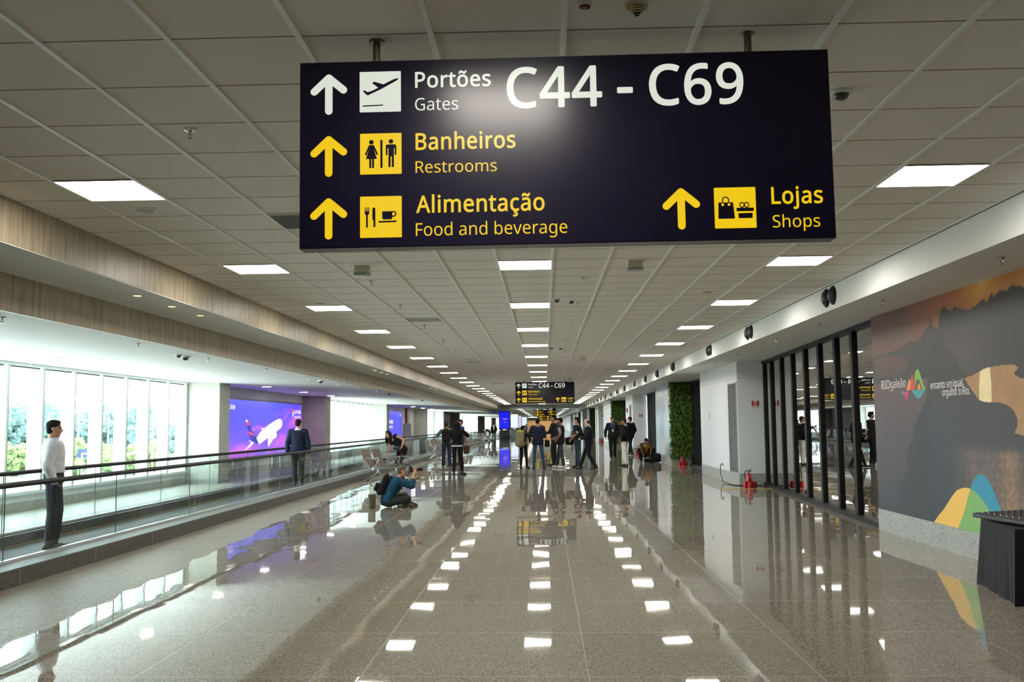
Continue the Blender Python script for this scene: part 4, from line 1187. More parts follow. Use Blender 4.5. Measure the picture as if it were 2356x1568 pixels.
# pale printed panel on the second projecting block
def pale_print(y, z, r):
    c = mixt((120, 138, 152), (176, 192, 202), 0.5 + 0.5 * math.sin(y * 2.1 + z * 0.8))
    if z > 2.2 - abs(y - 37.0) * 0.5: c = mixt(c, (196, 204, 216), 0.6)
    if z > 2.5 - abs(y - 36.2) * 0.9: c = mixt(c, (108, 124, 140), 0.5)
    if z < 1.0: c = mixt(c, (140, 168, 172), 0.5)
    if 37.2 < y < 37.8 and z < 1.15 - abs(y - 37.5) * 1.6: c = (214, 150, 180)
    if 36.0 < y < 36.8 and z < 1.1 - abs(y - 36.4) * 1.4: c = (160, 190, 160)
    return c
m2 = thing('wall_mural', 'pale blue-grey printed panel beside the nearest plant wall on the right', 'mural')
print_grid('printed_sheet', 4.594, 35.35, 39.65, 0.3, ZS - 0.01, 60, 40, pale_print, print_material('pale_print', None, 0.25), m2, -1)

# ---------------------------------------------------------------- lit advertising screens on the window side
def ad_colour(y, z, r):
    u, v = (y - 29.6) / 9.05, (z - 0.49) / 1.93
    c = mixt((92, 70, 226), (66, 66, 222), v)
    c = mixt(c, (104, 58, 196), max(0, (u - 0.55)) * 0.9)
    d = (v - 0.12) - 0.62 * u
    for off, w, k in ((0.0, 0.10, 0.8), (0.16, 0.05, 0.45), (-0.20, 0.12, 0.7), (-0.42, 0.10, 0.8), (0.24, .03, .3)):
        wob = 0.05 * math.sin(u * 9 + off * 20) + 0.03 * math.sin(u * 23 + v * 6)
        q = math.exp(-((d - off + wob) / w) ** 2) * k * (0.6 + 0.4 * math.sin(u * 13 + v * 4 + off * 9))
        c = mixt(c, (226, 92, 200), q)
    if v < 0.3: c = mixt(c, (206, 104, 214), (0.3 - v) * 1.6 * min(1, max(0, u * 1.4)))
    return c
def wide_frame(t, ya, yb, za, zb):
    f = G()
    f.bx(XW, XW + .035, ya - .06, ya, za - .06, zb + .06).bx(XW, XW + .035, yb, yb + .06, za - .06, zb + .06)
    f.bx(XW, XW + .035, ya, yb, zb, zb + .06).bx(XW, XW + .035, ya, yb, za - .06, za)
    f.build('frame', M('screen_frame', (120, 118, 126), 0.4), t)
t = thing('advertising_screen', 'wide purple lit advertising screen showing an airliner, beyond the moving walkway', 'advertising screen')
SX = XW + 0.02
scr = print_grid('screen', SX, 28.0, 38.64, 0.49, 2.42, 170, 50, ad_colour, print_material('screen_print', 1.25, 0.3), t, 1)
wide_frame(t, 28.0, 38.64, 0.49, 2.42)
lw, lb, lr, lp = EM('screen_white', (255, 250, 255), 1.05), EM('screen_navy', (44, 48, 170), 1.0), EM('screen_red', (232, 66, 110), 1.1), EM('screen_pale_pink', (255, 222, 240), 1.0)
def scr_poly(pts, m, name, lift, x=SX, parent=None):
    g = G()
    g.poly(pts, (x + lift, 0, 0), (0, 1, 0), (0, 0, 1))
    return g.build(name, m, parent or t)
plane = scr_poly([(32.45, 1.10), (33.03, 1.37), (33.95, 1.6), (34.69, 1.74), (35.19, 1.82), (35.52, 1.83), (35.74, 1.75), (35.78, 1.6), (35.6, 1.49), (34.95, 1.35), (34.46, 1.25), (33.51, 1.06), (32.83, 0.92), (32.49, 1.04)], lw, 'airliner_picture', .002)
def pl_part(pts, m, name, lift): scr_poly(pts, m, name, lift, SX, plane)
pl_part([(31.31, 1.76), (31.46, 1.79), (31.76, 1.64), (31.98, 1.44), (32.42, 1.24), (32.88, 0.93), (32.0, 1.05), (31.83, 1.21), (31.64, 1.38)], lb, 'tail', .003)
pl_part([(31.39, 1.7), (31.62, 1.72), (31.79, 1.6), (31.5, 1.59)], lr, 'tail_stripe', .004)
pl_part([(31.67, 1.39), (32.06, 1.34), (32.42, 1.23), (31.83, 1.28)], lr, 'tail_stripe', .004)
pl_part([(31.31, 1.77), (31.46, 1.79), (31.62, 1.71), (31.37, 1.7)], lp, 'tail_stripe', .004)
pl_part([(32.27, 1.03), (32.0, 1.05), (31.72, 0.93), (31.21, 0.76), (31.54, 0.8), (32.16, 0.95)], lp, 'tailplane', .004)
pl_part([(32.02, 1.06), (31.73, 1.1), (31.76, 1.04)], lp, 'tailplane', .003)
pl_part([(33.91, 1.15), (34.28, 1.2), (34.64, 1.3), (34.95, 1.35), (35.02, 1.28), (34.29, 0.94), (33.99, 0.81), (33.91, 0.95)], lp, 'wing', .003)
pl_part([(34.64, 1.35), (34.93, 1.35), (35.06, 1.26), (34.96, 1.14), (34.65, 1.09), (34.46, 1.18)], lw, 'engine', .004)
pl_part([(33.05, 1.51), (33.37, 1.5), (33.72, 1.47), (33.26, 1.40)], lp, 'wing', .003)
def scr_text(body, ya, yb, base, cap, bold, parent=None, x=SX):
    g = G()
    put_text(g, body, ya, yb, base, cap, (x, 0, 0), (0, 1, 0), (0, 0, 1), bold, .003)
    return g.build('lettering', lw, parent or t)
scr_text('LATAM', 29.68, 30.22, 2.105, .135, .03)
scr_text('LATAM', 37.48, 38.46, 2.045, .14, .03)
scr_text('AIRLINES', 37.48, 38.46, 1.87, .095, .01)
scr_poly([(37.15, 2.17), (37.3, 2.25), (37.43, 2.15), (37.23, 2.09)], lr, 'emblem', .003)
scr_poly([(37.2, 2.07), (37.40, 2.13), (37.34, 2.03), (37.40, 1.97), (37.28, 1.95), (37.30, 1.88), (37.22, 1.93)], lw, 'emblem', .003)

t2 = thing('advertising_screen', 'narrow-looking blue lit screen with white lettering farther along the window side', 'advertising screen')
print_grid('screen', SX, 57.0, 65.85, 0.84, 2.47, 20, 10, lambda y, z, r: mixt((74, 66, 236), (64, 62, 226), (z - .8) / 1.6), print_material('blue_screen_print', 1.15, 0.3), t2, 1)
wide_frame(t2, 57.0, 65.85, 0.84, 2.47)
scr_text('LATAM', 58.7, 62.1, 1.67, .24, .03, t2)
scr_text('AIRLINES', 58.7, 62.1, 1.38, .15, .02, t2)
scr_text('LATAM', 65.0, 65.75, 2.2, .09, .03, t2)
hp = struct(G().tube([(XW + .07, 67.9, 1.69), (XW + .07, 67.9, 2.83)], 0.07, 12).build('pipe', M('red_pipe', (150, 26, 34), 0.4)))
hp['kind'] = 'thing'; tag(hp, 'red vertical fire pipe running down to the grey cabinet on the window side', 'pipe')
cb = thing('fire_cabinet', 'grey wall cabinet under the red pipe on the window side', 'cabinet', (XW + .02, 66.65, 0))
G().bx(0, 0.06, 0, 3.5, 0.5, 1.69).build('body', M('cabinet_grey', (150, 148, 158), 0.45), cb)
G().bx(0.06, 0.08, 0.08, 3.42, 0.58, 1.62).build('door', M('cabinet_door', (140, 136, 164), 0.4), cb)

# ---------------------------------------------------------------- free-standing screens far down the hall
def totem(label, x, y, w, h0, h1, colr, st, txt):
    q = thing('screen_totem', label, 'display totem', (x, y, 0))
    G().bbox((0, 0, 0.02), (w + .3, .5, .04), .01).bbox((0, 0, (h0 - .1) / 2 + .02), (w * .98, .22, h0 - .12), .02).build('base', M('totem_grey', (74, 80, 84), 0.35), q)
    G().bbox((0, 0, (h0 + h1) / 2), (w, .2, h1 - h0), .02).build('housing', black, q)
    G().bx(-w / 2 + .06, w / 2 - .06, -.104, -.101, h0 + .12, h1 - .08).build('screen', EM('totem_' + txt[0], colr, st, 0.06), q)
    if txt[1]:
        g = G()
        put_text(g, txt[1], -.02, .26, (h0 + h1) / 2 + .10, .085, (0, -.106, 0), (1, 0, 0), (0, 0, 1), .02)
        put_text(g, 'AIRLINES', -.08, .20, (h0 + h1) / 2 - .2, .05, (0, -.106, 0), (1, 0, 0), (0, 0, 1), .0)
        g.build('lettering', lw, q)
        G().poly([(-.2, .06), (-.08, .12), (-.05, 0), (-.13, -.05)], (0, -.106, (h0 + h1) / 2 + .12), (1, 0, 0), (0, 0, 1)).build('emblem', lr, q)
    g = G().bx(-.2, .2, -.106, -.1, h0 - .02, h0 + .05)
    g.build('maker_plate', lw, q)
    return q
totem('dark blue lit display totem with airline lettering, nearest of the standing screens', -4.3, 103, 1.18, 1.0, 3.0, (24, 22, 232), 1.0, ('blue', 'LATAM'))
totem('pale white-blue lit display totem just right of the blue one', -3.98, 127, 1.1, 1.0, 2.98, (226, 240, 255), 1.0, ('white', ''))
totem('pinkish lit display totem behind the white one', -4.1, 150, 1.05, 1.0, 3.0, (226, 196, 226), 0.9, ('pink', ''))
totem('narrow pale lit display totem, farthest of the standing screens', -3.75, 178, 1.05, 1.0, 3.0, (206, 232, 255), 1.0, ('pale', ''))

# ---------------------------------------------------------------- airport benches
seat_metal = M('perforated_seat_metal', (104, 95, 86), 0.45, 0.3, var=0.25, scale=160)
def bench(label, loc, rz, n=3, table=False):
    b = thing('airport_bench', label, 'bench', loc, rz, 'benches beside the walkway')
    pitch = 0.56
    L = n * pitch / 2
    xt = -L - (pitch if table else 0)
    G().bx(xt + .08, L - .08, -0.03, 0.03, 0.33, 0.38).build('beam', steel, b)
    for k in range(n):
        x = (k - (n - 1) / 2) * pitch
        prof = [(0.26, 0.425), (0.22, 0.44), (-0.10, 0.415), (-0.19, 0.44), (-0.26, 0.54), (-0.40, 0.88)]
        vs = []
        for sx in (-.215, .215):
            for y, z in prof: vs.append((x + sx, y, z))
            for y, z in prof: vs.append((x + sx, y - .006, z - .016))
        m = len(prof)
        fs = []
        for i in range(m - 1):
            fs += [(i, i + 1, 2 * m + i + 1, 2 * m + i)[::-1], (m + i, m + i + 1, 3 * m + i + 1, 3 * m + i), (i, m + i, m + i + 1, i + 1), (2 * m + i, 2 * m + i + 1, 3 * m + i + 1, 3 * m + i)]
        fs += [(0, 2 * m, 3 * m, m), (m - 1, 2 * m - 1, 4 * m - 1, 3 * m - 1)]
        G().add(vs, fs).build('seat', seat_metal, b)
    if table:
        G().bbox((-L - pitch / 2, 0.02, .40), (pitch - .06, .46, .03), .01).build('side_table', M('bench_table', (30, 30, 31), .4), b)
    for x in [(k - n / 2) * pitch for k in range(n + 1)] + ([-L - pitch] if table else []):
        G().tube([(x, 0.05, 0.38), (x, 0.16, 0.46), (x, 0.24, 0.62), (x, 0.20, 0.645), (x, -0.18, 0.645), (x, -0.22, 0.60), (x, -0.05, 0.38)], 0.013, 8).build('armrest', steel, b, True)
    for x in (xt + .35, L - .35):
        g = G().tube([(x, 0, 0.33), (x, 0, 0.24)], 0.03, 10)
        g.tube([(x, 0, 0.26), (x, 0.16, 0.14), (x, 0.36, 0.025)], 0.018, 8).tube([(x, 0, 0.26), (x, -0.16, 0.14), (x, -0.34, 0.025)], 0.018, 8)
        lg = g.build('leg', steel, b, True)
        for y in (.36, -.34):
            G().lathe((x, y, 0), [(.03, 0), (.03, .014), (.012, .022)], 12).build('foot_pad', black, lg)
    return b
BR = math.radians(-112)
bench('metal airport bench beside the walkway that the leaning woman rests her hand on', (-4.555, 26.74, 0), BR, 2, True)
bn = bench('metal airport bench beside the walkway, left of the couple seen from behind', (-4.62, 42.3, 0), BR)
dup(bn, (-4.6, 60, 0), BR, 'distant metal airport bench by the walkway, nearer than the bending person')
dup(bn, (-4.6, 76, 0), BR, 'farthest metal airport bench by the walkway, near the bending person')

# ---------------------------------------------------------------- fire extinguishers, signs and cable at the right
red = M('extinguisher_red', (166, 14, 20), 0.3, var=.05)
def extinguisher(label, loc, rz=0, s=1):
    e = thing('fire_extinguisher', label, 'fire extinguisher', loc, rz, 'red fire extinguishers on the floor')
    g = G()
    g.lathe((0, .05, 0), [(.080, 0), (.084, .02), (.084, .30), (.078, .33), (.055, .35), (.026, .36), (.022, .385)], 24)
    g.build('cylinder', red, e, True)
    for x in (-.11, .11):
        q = G().lathe((x, -.03, 0), [(.072, 0), (.074, .012), (.074, .155), (.066, .165), (.05, .165), (.05, .14)], 22)
        q.build('stand_cup', red, e, True)
    G().lathe((0, -.085, 0), [(.07, 0), (.072, .012), (.072, .15), (.05, .15)], 22).build('stand_cup', red, e, True)
    G().lathe((0, .05, .38), [(.018, 0), (.018, .03), (.012, .05)], 12).box((0.03, .05, .44), (.11, .02, .014)).box((.035, .05, .415), (.09, .018, .010)).build('valve', black, e)
    G().tube([(0, .05, .42), (-.05, .05, .46), (-.10, .03, .43), (-.125, .0, .34), (-.12, -.01, .24)], .011, 8).build('hose', rail_rubber, e, True)
    G().tube([(.02, .05, .44), (.05, .05, .48), (.06, .05, .50)], .009, 6).build('lever', black, e, True)
    e.scale = (.88, .88, .88)
    return e
ex = extinguisher('red fire extinguisher on its stand at the white corner beside the shop front', (4.82, 22.9, 0))
dup(ex, (4.93, 34.6, 0), 0, 'red fire extinguisher standing below the nearest plant wall')
dup(ex, (4.75, 48.9, 0), 0, 'red fire extinguisher by the white wall behind the man in white trousers')
dup(ex, (4.8, 81.5, 0), 0, 'tiny red fire extinguisher at the foot of the far white column')
dup(ex, (4.2, 92.2, 0), 0, 'tiny red fire extinguisher left of the far white column')
def fire_sign(label, loc):
    f = thing('fire_equipment_sign', label, 'sign', loc, 0, 'red and white fire equipment signs')
    w = .085
    G().bx(-w, w, 0, .004, -.06, .07).build('plate', M('sign_red', (168, 36, 34), 0.4), f)
    G().bx(-.035, .035, -.002, 0, -.055, .065).build('white_field', M('sign_white', (226, 220, 214), 0.4), f)
    g = G().bx(-.014, .014, -.004, -.002, -.04, .03).bx(-.006, .006, -.004, -.002, .03, .045).bx(-.018, .0, -.004, -.002, .036, .044)
    g.build('symbol', red, f)
    g = G()
    put_text(g, 'EXTINTOR', -.075, .075, -.105, .018, (0, 0, 0), (1, 0, 0), (0, 0, 1), .01, .001)
    G().bx(-w, w, 0, .004, -.115, -.068).build('plate', M('sign_white', (226, 220, 214), 0.4), f)
    g.build('lettering', M('sign_blue', (60, 96, 150), 0.5), f)
    return f
f1 = fire_sign('red and white fire extinguisher sign on the near white block', (5.165, 23.605, 1.985))
dup(f1, (4.97, 49.585, 1.93), 0, 'red and white fire extinguisher sign on the white wall above the crouching man')
dup(f1, (4.95, 81.985, 2.2), 0, 'tiny fire extinguisher sign on the far white column')
ab = thing('alarm_bell', 'small dark red round alarm on the white wall behind the men in suits', 'alarm', (4.555, 52.6, 2.25), -math.pi / 2)
G().lathe((0, 0, 0), [(.13, 0), (.13, .03), (.09, .06)], 20, (0, -1, 0)).build('cover', M('alarm_red', (130, 24, 30), 0.4), ab, True)
sw = thing('wall_socket', 'small pale socket plate on the long side of the near white block', 'socket', (4.735, 27.6, 1.72), -math.pi / 2)
G().bx(-.06, .06, -.012, 0, -.09, .09).build('plate', M('socket_plate', (198, 202, 202), 0.35), sw)
G().bx(-.03, .03, -.016, -.012, -.05, .05).build('insert', M('socket_insert', (176, 182, 182), 0.35), sw)
ye = M('yellow_floor_tape', (206, 172, 44), 0.5, var=.1, scale=30)
def floor_marking(label, loc, w=1.1, d=1.0):
    f = thing('floor_marking', label, 'floor marking', loc)
    G().bx(-.06, w, 0, .09, 0.0005, .003).bx(-.06, .28, 0, .30, .0005, .0028).build('tape', ye, f)
    return f
floor_marking('yellow floor tape in front of the extinguisher by the shop front', (4.22, 22.35, 0))
floor_marking('yellow floor tape in front of the extinguisher below the plant wall', (4.42, 34.2, 0), .95)
floor_marking('yellow floor tape in front of the far extinguisher by the white wall', (4.1, 47.8, 0), .9)
cbl = G().tube([(4.705, 25.6, .40), (4.66, 25.45, .46), (4.58, 25.3, .42), (4.53, 25.0, .2), (4.52, 24.6, .03), (4.55, 24.1, .012), (4.60, 23.7, .012), (4.66, 23.5, .012)], .011, 8).build('cable', rail_rubber, None, True)
cb2 = G().tube([(4.67, 23.48, .012), (4.82, 23.50, .012), (5.05, 23.46, .012), (5.25, 23.42, .012)], .011, 8).build('cable', rail_rubber, None, True)
tag(cb2, 'black cable lying along the short end of the near white block behind the extinguisher', 'cable')
tag(cbl, 'loose black cable hanging from the near white block and lying along its base', 'cable')

# ---------------------------------------------------------------- plant walls
leafm = M('plant_wall_leaf', (82, 122, 42), 0.5, var=0.55, scale=5)
leafd = M('plant_wall_leaf_brown', (98, 92, 40), 0.55, var=0.4, scale=5)
def leaves_mesh(w, h, n, seed):
    r = random.Random(seed)
    g = G()
    for i in range(n):
        x, z = r.uniform(0, w), r.uniform(0, h)
        if r.random() < .12: x = r.choice((0, w)) + r.uniform(-.04, .04)
        c = Vector((x, -r.uniform(0.02, .17), z))
        d = Vector((r.uniform(-1, 1), r.uniform(-1.1, -.1), r.uniform(-1.0, .5))).normalized()
        s = d.cross(Vector((r.uniform(-.3, .3), r.uniform(-.3, .3), 1))).normalized()
        L, Wd = r.uniform(.07, .15), r.uniform(.02, .042)
        nrm = s.cross(d)
        g.mat(1 if r.random() < .16 else 0)
        p = [c, c + d * L * .45 + s * Wd - nrm * .01, c + d * L - nrm * .035, c + d * L * .45 - s * Wd - nrm * .01, c + d * L * .5 + nrm * .012]
        g.add(p, [(0, 1, 4), (1, 2, 4), (2, 3, 4), (3, 0, 4)])
    return g
def plant_wall(label, loc, w, h=ZS - .32, n=2600, seed=1):
    p = thing('plant_wall', label, 'plant wall', loc, 0, 'plant walls on the right')
    G().bx(0, w, -.03, 0, 0, h).build('backing_panel', M('plant_backing', (26, 32, 18), 0.9), p)
    tag(leaves_mesh(w, h, n, seed).build('foliage', [leafm, leafd], p), None, None, None, 'stuff')
    return p
pw = plant_wall('tall green plant wall on the white block beside the slim black mullions, nearest of them', (4.60, 35.09, .31), .76, n=3400)
p2_ = dup(pw, (4.36, 62.29, .31), 0, 'second tall plant wall, behind the man walking towards the camera')
dup(p2_, (4.40, 92.98, .31), 0, 'third plant wall, left of the far white column')
dup(p2_, (4.42, 123.97, .31), 0, 'farthest plant wall, a thin dark green strip down the hall')

# ---------------------------------------------------------------- covered table with mixing console at the right edge
tb = thing('draped_table', 'low table under a black cloth at the right edge below the mural', 'table', (0, 0, 0))
cloth = M('black_cloth', (15, 17, 22), 0.85, var=.2, scale=6)
g = G()
P0 = [(4.09, 9.22), (3.91, 8.2), (4.64, 8.05), (4.68, 9.15)]
ring_n = 96
def outline(k, flare):
    t_ = k / ring_n * 4
    i = int(t_) % 4
    f = t_ - int(t_)
    a, b = Vector(P0[i]), Vector(P0[(i + 1) % 4])
    p = a.lerp(b, f)
    c = Vector((4.33, 8.65))
    fold = 0.010 * math.sin(k * 1.9) + 0.008 * math.sin(k * 0.83 + 1)
    corner = math.exp(-((min(f, 1 - f)) / 0.08) ** 2) * 0.05
    return p + (p - c).normalized() * flare * (0.035 + fold + corner)
vs, fs = [], []
zs = [0.0, .08, .2, .36, .52, .605, .62]
for z in zs:
    fl_ = 1.0 - z / .63
    for k in range(ring_n):
        q = outline(k, fl_)
        vs.append((q.x, q.y, z))
for r_ in range(len(zs) - 1):
    for k in range(ring_n):
        fs.append((r_ * ring_n + k, (r_ + 1) * ring_n + k, (r_ + 1) * ring_n + (k + 1) % ring_n, r_ * ring_n + (k + 1) % ring_n))
fs.append(tuple(range((len(zs) - 1) * ring_n, len(zs) * ring_n))[::-1])
g.add(vs, fs)
g.build('tablecloth', cloth, tb, True)
G().bx(4.08, 4.6, 8.25, 9.1, .56, .615).build('table_top', M('plain_ply', (120, 100, 76), 0.6), tb)
mx = thing('mixing_console', 'black audio mixing console with rows of knobs on the draped table', 'mixing console', (4.31, 8.62, .626), math.radians(6))
rt = Matrix.Rotation(math.radians(-2), 3, 'Y')
G().bbox((0, 0, .04), (.62, 1.0, .04), .012, rt).build('body', M('console_black', (20, 21, 23), 0.35), mx)
G().box((0, 0, .062), (.57, .95, .004), rt).build('panel', M('console_panel', (40, 40, 42), 0.4), mx)
km = G().lathe((0, 0, 0), [(.007, 0), (.006, .012)], 8)
k0 = f0 = None
for i in range(9):
    for j_ in range(10):
        p = rt @ Vector((-.25 + i * .06, -.42 + j_ * .093, .024)) + Vector((0, 0, .04))
        if i == 0:
            o = f0 = f0.copy() if f0 else km.build('fader', M('fader_white', (206, 200, 190), 0.4), mx)
        else:
            o = k0 = k0.copy() if k0 else km.build('knob', M('knob_dark', (58, 56, 52), 0.4), mx)
        if o.name not in COL.objects: COL.objects.link(o)
        o.parent = mx
        o.location = p

# ---------------------------------------------------------------- beyond the windows
def crown_mesh(seed):
    r = random.Random(seed)
    bm = bmesh.new()
    for i in range(18):
        a = r.uniform(0, 6.283)
        rr = r.uniform(0, 2.3)
        c = Vector((rr * math.cos(a), rr * math.sin(a), 3.2 + r.uniform(-1.2, 2.6) - rr * .3))
        s = r.uniform(.8, 1.5)
        b2 = bmesh.ops.create_icosphere(bm, subdivisions=4, radius=s, matrix=Matrix.Translation(c))
        for v in b2['verts']:
            d = (v.co - c)
            k = mnoise.noise(v.co * 1.6) * .30 + mnoise.noise(v.co * 5.0 + Vector((seed, 0, 0))) * .22 + mnoise.noise(v.co * 13.0) * .12
            v.co = c + d * (1 + k)
    me = bpy.data.meshes.new('crown')
    bm.to_mesh(me)
    bm.free()
    me.polygons.foreach_set('use_smooth', [True] * len(me.polygons))
    return me
leaf_tree = [M('tree_foliage_haze', (88, 112, 112), 0.9, var=.6, scale=2.6, spec=.1), M('tree_foliage_green', (106, 124, 82), 0.9, var=.6, scale=2.6, spec=.1)]  # far rows carry the bluish haze in their leaf colour
bark = M('tree_bark', (110, 96, 84), 0.9)
protos = {}
crowns = {}
def tree(label, loc, s, k, tone):
    if (k, tone) in protos:
        return dup(protos[k, tone], loc, k + loc[0], label, None, s)
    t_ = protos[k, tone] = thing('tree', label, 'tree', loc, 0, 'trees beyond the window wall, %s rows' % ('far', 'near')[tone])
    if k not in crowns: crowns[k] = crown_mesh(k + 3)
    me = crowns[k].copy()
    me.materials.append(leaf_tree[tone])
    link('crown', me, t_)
    G().tube([(0, 0, 0), (.05, .02, 1.4), (0, .05, 3.0)], [.26, .2, .12], 8).build('trunk', bark, t_, True)
    t_.scale = (s, s, s)
    return t_
tr = random.Random(11)
slots = [(-.585, 1.55), (-.568, 1.6), (-.552, 1.25), (-.535, 1.5), (-.52, 1.35), (-.505, 1.2), (-.492, 1.25), (-.478, 1.2), (-.468, 1.55), (-.455, 1.25), (-.443, 1.2), (-.430, 1.35), (-.418, 1.35), (-.405, 1.15)]
for i, (sl, s) in enumerate(slots):
    y = (136, 152, 168, 184)[i % 4] + tr.uniform(-2, 2)
    tree('tall haze-tinted tree seen through the near windows, %s from the left in the far rows' % ORD[i], (sl * y, y, -4.2), s * y / 150 * .92, i % 3, 0)
for i in range(9):
    sl = -.58 + .021 * i
    y = (108, 117, 126)[i % 3]
    tree('lower leafy tree seen through the near windows, %s from the left in the nearer rows' % ORD[i], (sl * y, y, -4.2), tr.uniform(.55, .72), (i + 1) % 3, 1)
pale = M('pale_post', (214, 216, 214), 0.5)
for i, (sl, h) in enumerate(((-.494, 9.5), (-.462, 9.0), (-.414, 8.6))):
    y = 122
    lp_ = thing('lamp_post', 'pale lamp post among the trees outside, %s from the left' % ORD[i], 'lamp post', (sl * y, y, -4.2), 0, 'lamp posts outside')
    G().tube([(0, 0, 0), (0, 0, h)], [.12, .08], 8).build('pole', pale, lp_)
    G().bx(-.7, .7, -.12, .12, h, h + .18).build('lamp_head', pale, lp_)
gl_ = thing('goal_frame', 'white football goal on the grass outside the near windows', 'goal', (-.455 * 112, 112, -4.2), 0.2)
G().bx(-3.6, 3.6, -.06, .06, 2.75, 2.9).build('crossbar', pale, gl_)
for s in (-1, 1):
    G().bx(s * 3.6 - .07, s * 3.6 + .07, -.06, .06, 0, 2.9).build('post', pale, gl_)
bp = thing('blue_panel', 'blue panel board standing outside between goal and trees', 'board', (-.487 * 113, 113, -4.2), 0.2)
G().bx(-.75, .75, -.05, .05, 2.3, 3.3).build('board', M('board_blue', (52, 66, 130), 0.5), bp)
G().bx(-.7, -.62, -.04, .04, 0, 2.3).build('post', pale, bp)
G().bx(.62, .7, -.04, .04, 0, 2.3).build('post', pale, bp)
# ---------------------------------------------------------------- people
def remesh(g, voxel, smooth=3, ratio=1.0, name='body'):
    """one continuous skin around all the shapes in g"""
    me = bpy.data.meshes.new('t')
    me.from_pydata(g.v, [], g.f)
    o = bpy.data.objects.new('t', me)
    COL.objects.link(o)
    r = o.modifiers.new('r', 'REMESH')
    r.mode = 'VOXEL'
    r.voxel_size = voxel
    if smooth:
        s = o.modifiers.new('s', 'SMOOTH')
        s.factor = 0.5
        s.iterations = smooth
    if ratio < 1:
        d = o.modifiers.new('d', 'DECIMATE')
        d.ratio = ratio
    dg = bpy.context.evaluated_depsgraph_get()
    out = bpy.data.meshes.new_from_object(o.evaluated_get(dg))
    bpy.data.objects.remove(o)
    bpy.data.meshes.remove(me)
    out.name = name
    out.polygons.foreach_set('use_smooth', [True] * len(out.polygons))
    return out

def capsule(g, a, b, r0, r1, n=10):
    a, b = Vector(a), Vector(b)
    if (b - a).length < 1e-5:
        return g.ball(a, r0, n)
    g.tube([a, b], [r0, r1], n)
    g.ball(a, r0, n)
    return g.ball(b, r1, n)

def loft(g, secs, n=20):
    """closed skin through ellipses: (centre, side vector, front vector)"""
    vs, fs = [], []
    for c, u, w in secs:
        for k in range(n):
            a = 2 * math.pi * k / n
            vs.append(c + u * math.cos(a) + w * math.sin(a))
    m = len(secs)
    for i in range(m - 1):
        for k in range(n):
            fs.append((i * n + k, i * n + (k + 1) % n, (i + 1) * n + (k + 1) % n, (i + 1) * n + k))
    fs.append(tuple(range(n))[::-1])
    fs.append(tuple(range((m - 1) * n, m * n)))
    return g.add(vs, fs)

def ik(a, b, l1, l2, pole):
    d = b - a
    L = min(d.length, (l1 + l2) * 0.999)
    u = d.normalized()
    b = a + u * L
    x = (l1 * l1 - l2 * l2 + L * L) / (2 * L)
    h = math.sqrt(max(0, l1 * l1 - x * x))
    p = Vector(pole)
    p = p - u * p.dot(u)
    p = p.normalized() if p.length > 1e-6 else u.orthogonal().normalized()
    return a + u * x + p * h, b

D2R = math.radians
SKINS = {}
def skin(name, rgb): return M(name, rgb, 0.5, var=.06, scale=40)
eye_m = M('eye_dark', (30, 24, 22), 0.25)
TORSO = [(-.10, .128, .100), (-.04, .158, .114), (.03, .160, .116), (.12, .146, .106), (.24, .150, .112), (.35, .166, .118), (.43, .170, .108), (.485, .125, .085), (.525, .058, .058)]
TORSO_F = [(-.10, .128, .102), (-.04, .160, .116), (.03, .155, .112), (.12, .122, .092), (.24, .134, .106), (.34, .150, .122), (.43, .152, .098), (.485, .105, .075), (.525, .050, .050)]
def cloth_mat(rgb, name): return M(name, rgb, 0.85, var=.14, scale=9, bump=.15, spec=.25)

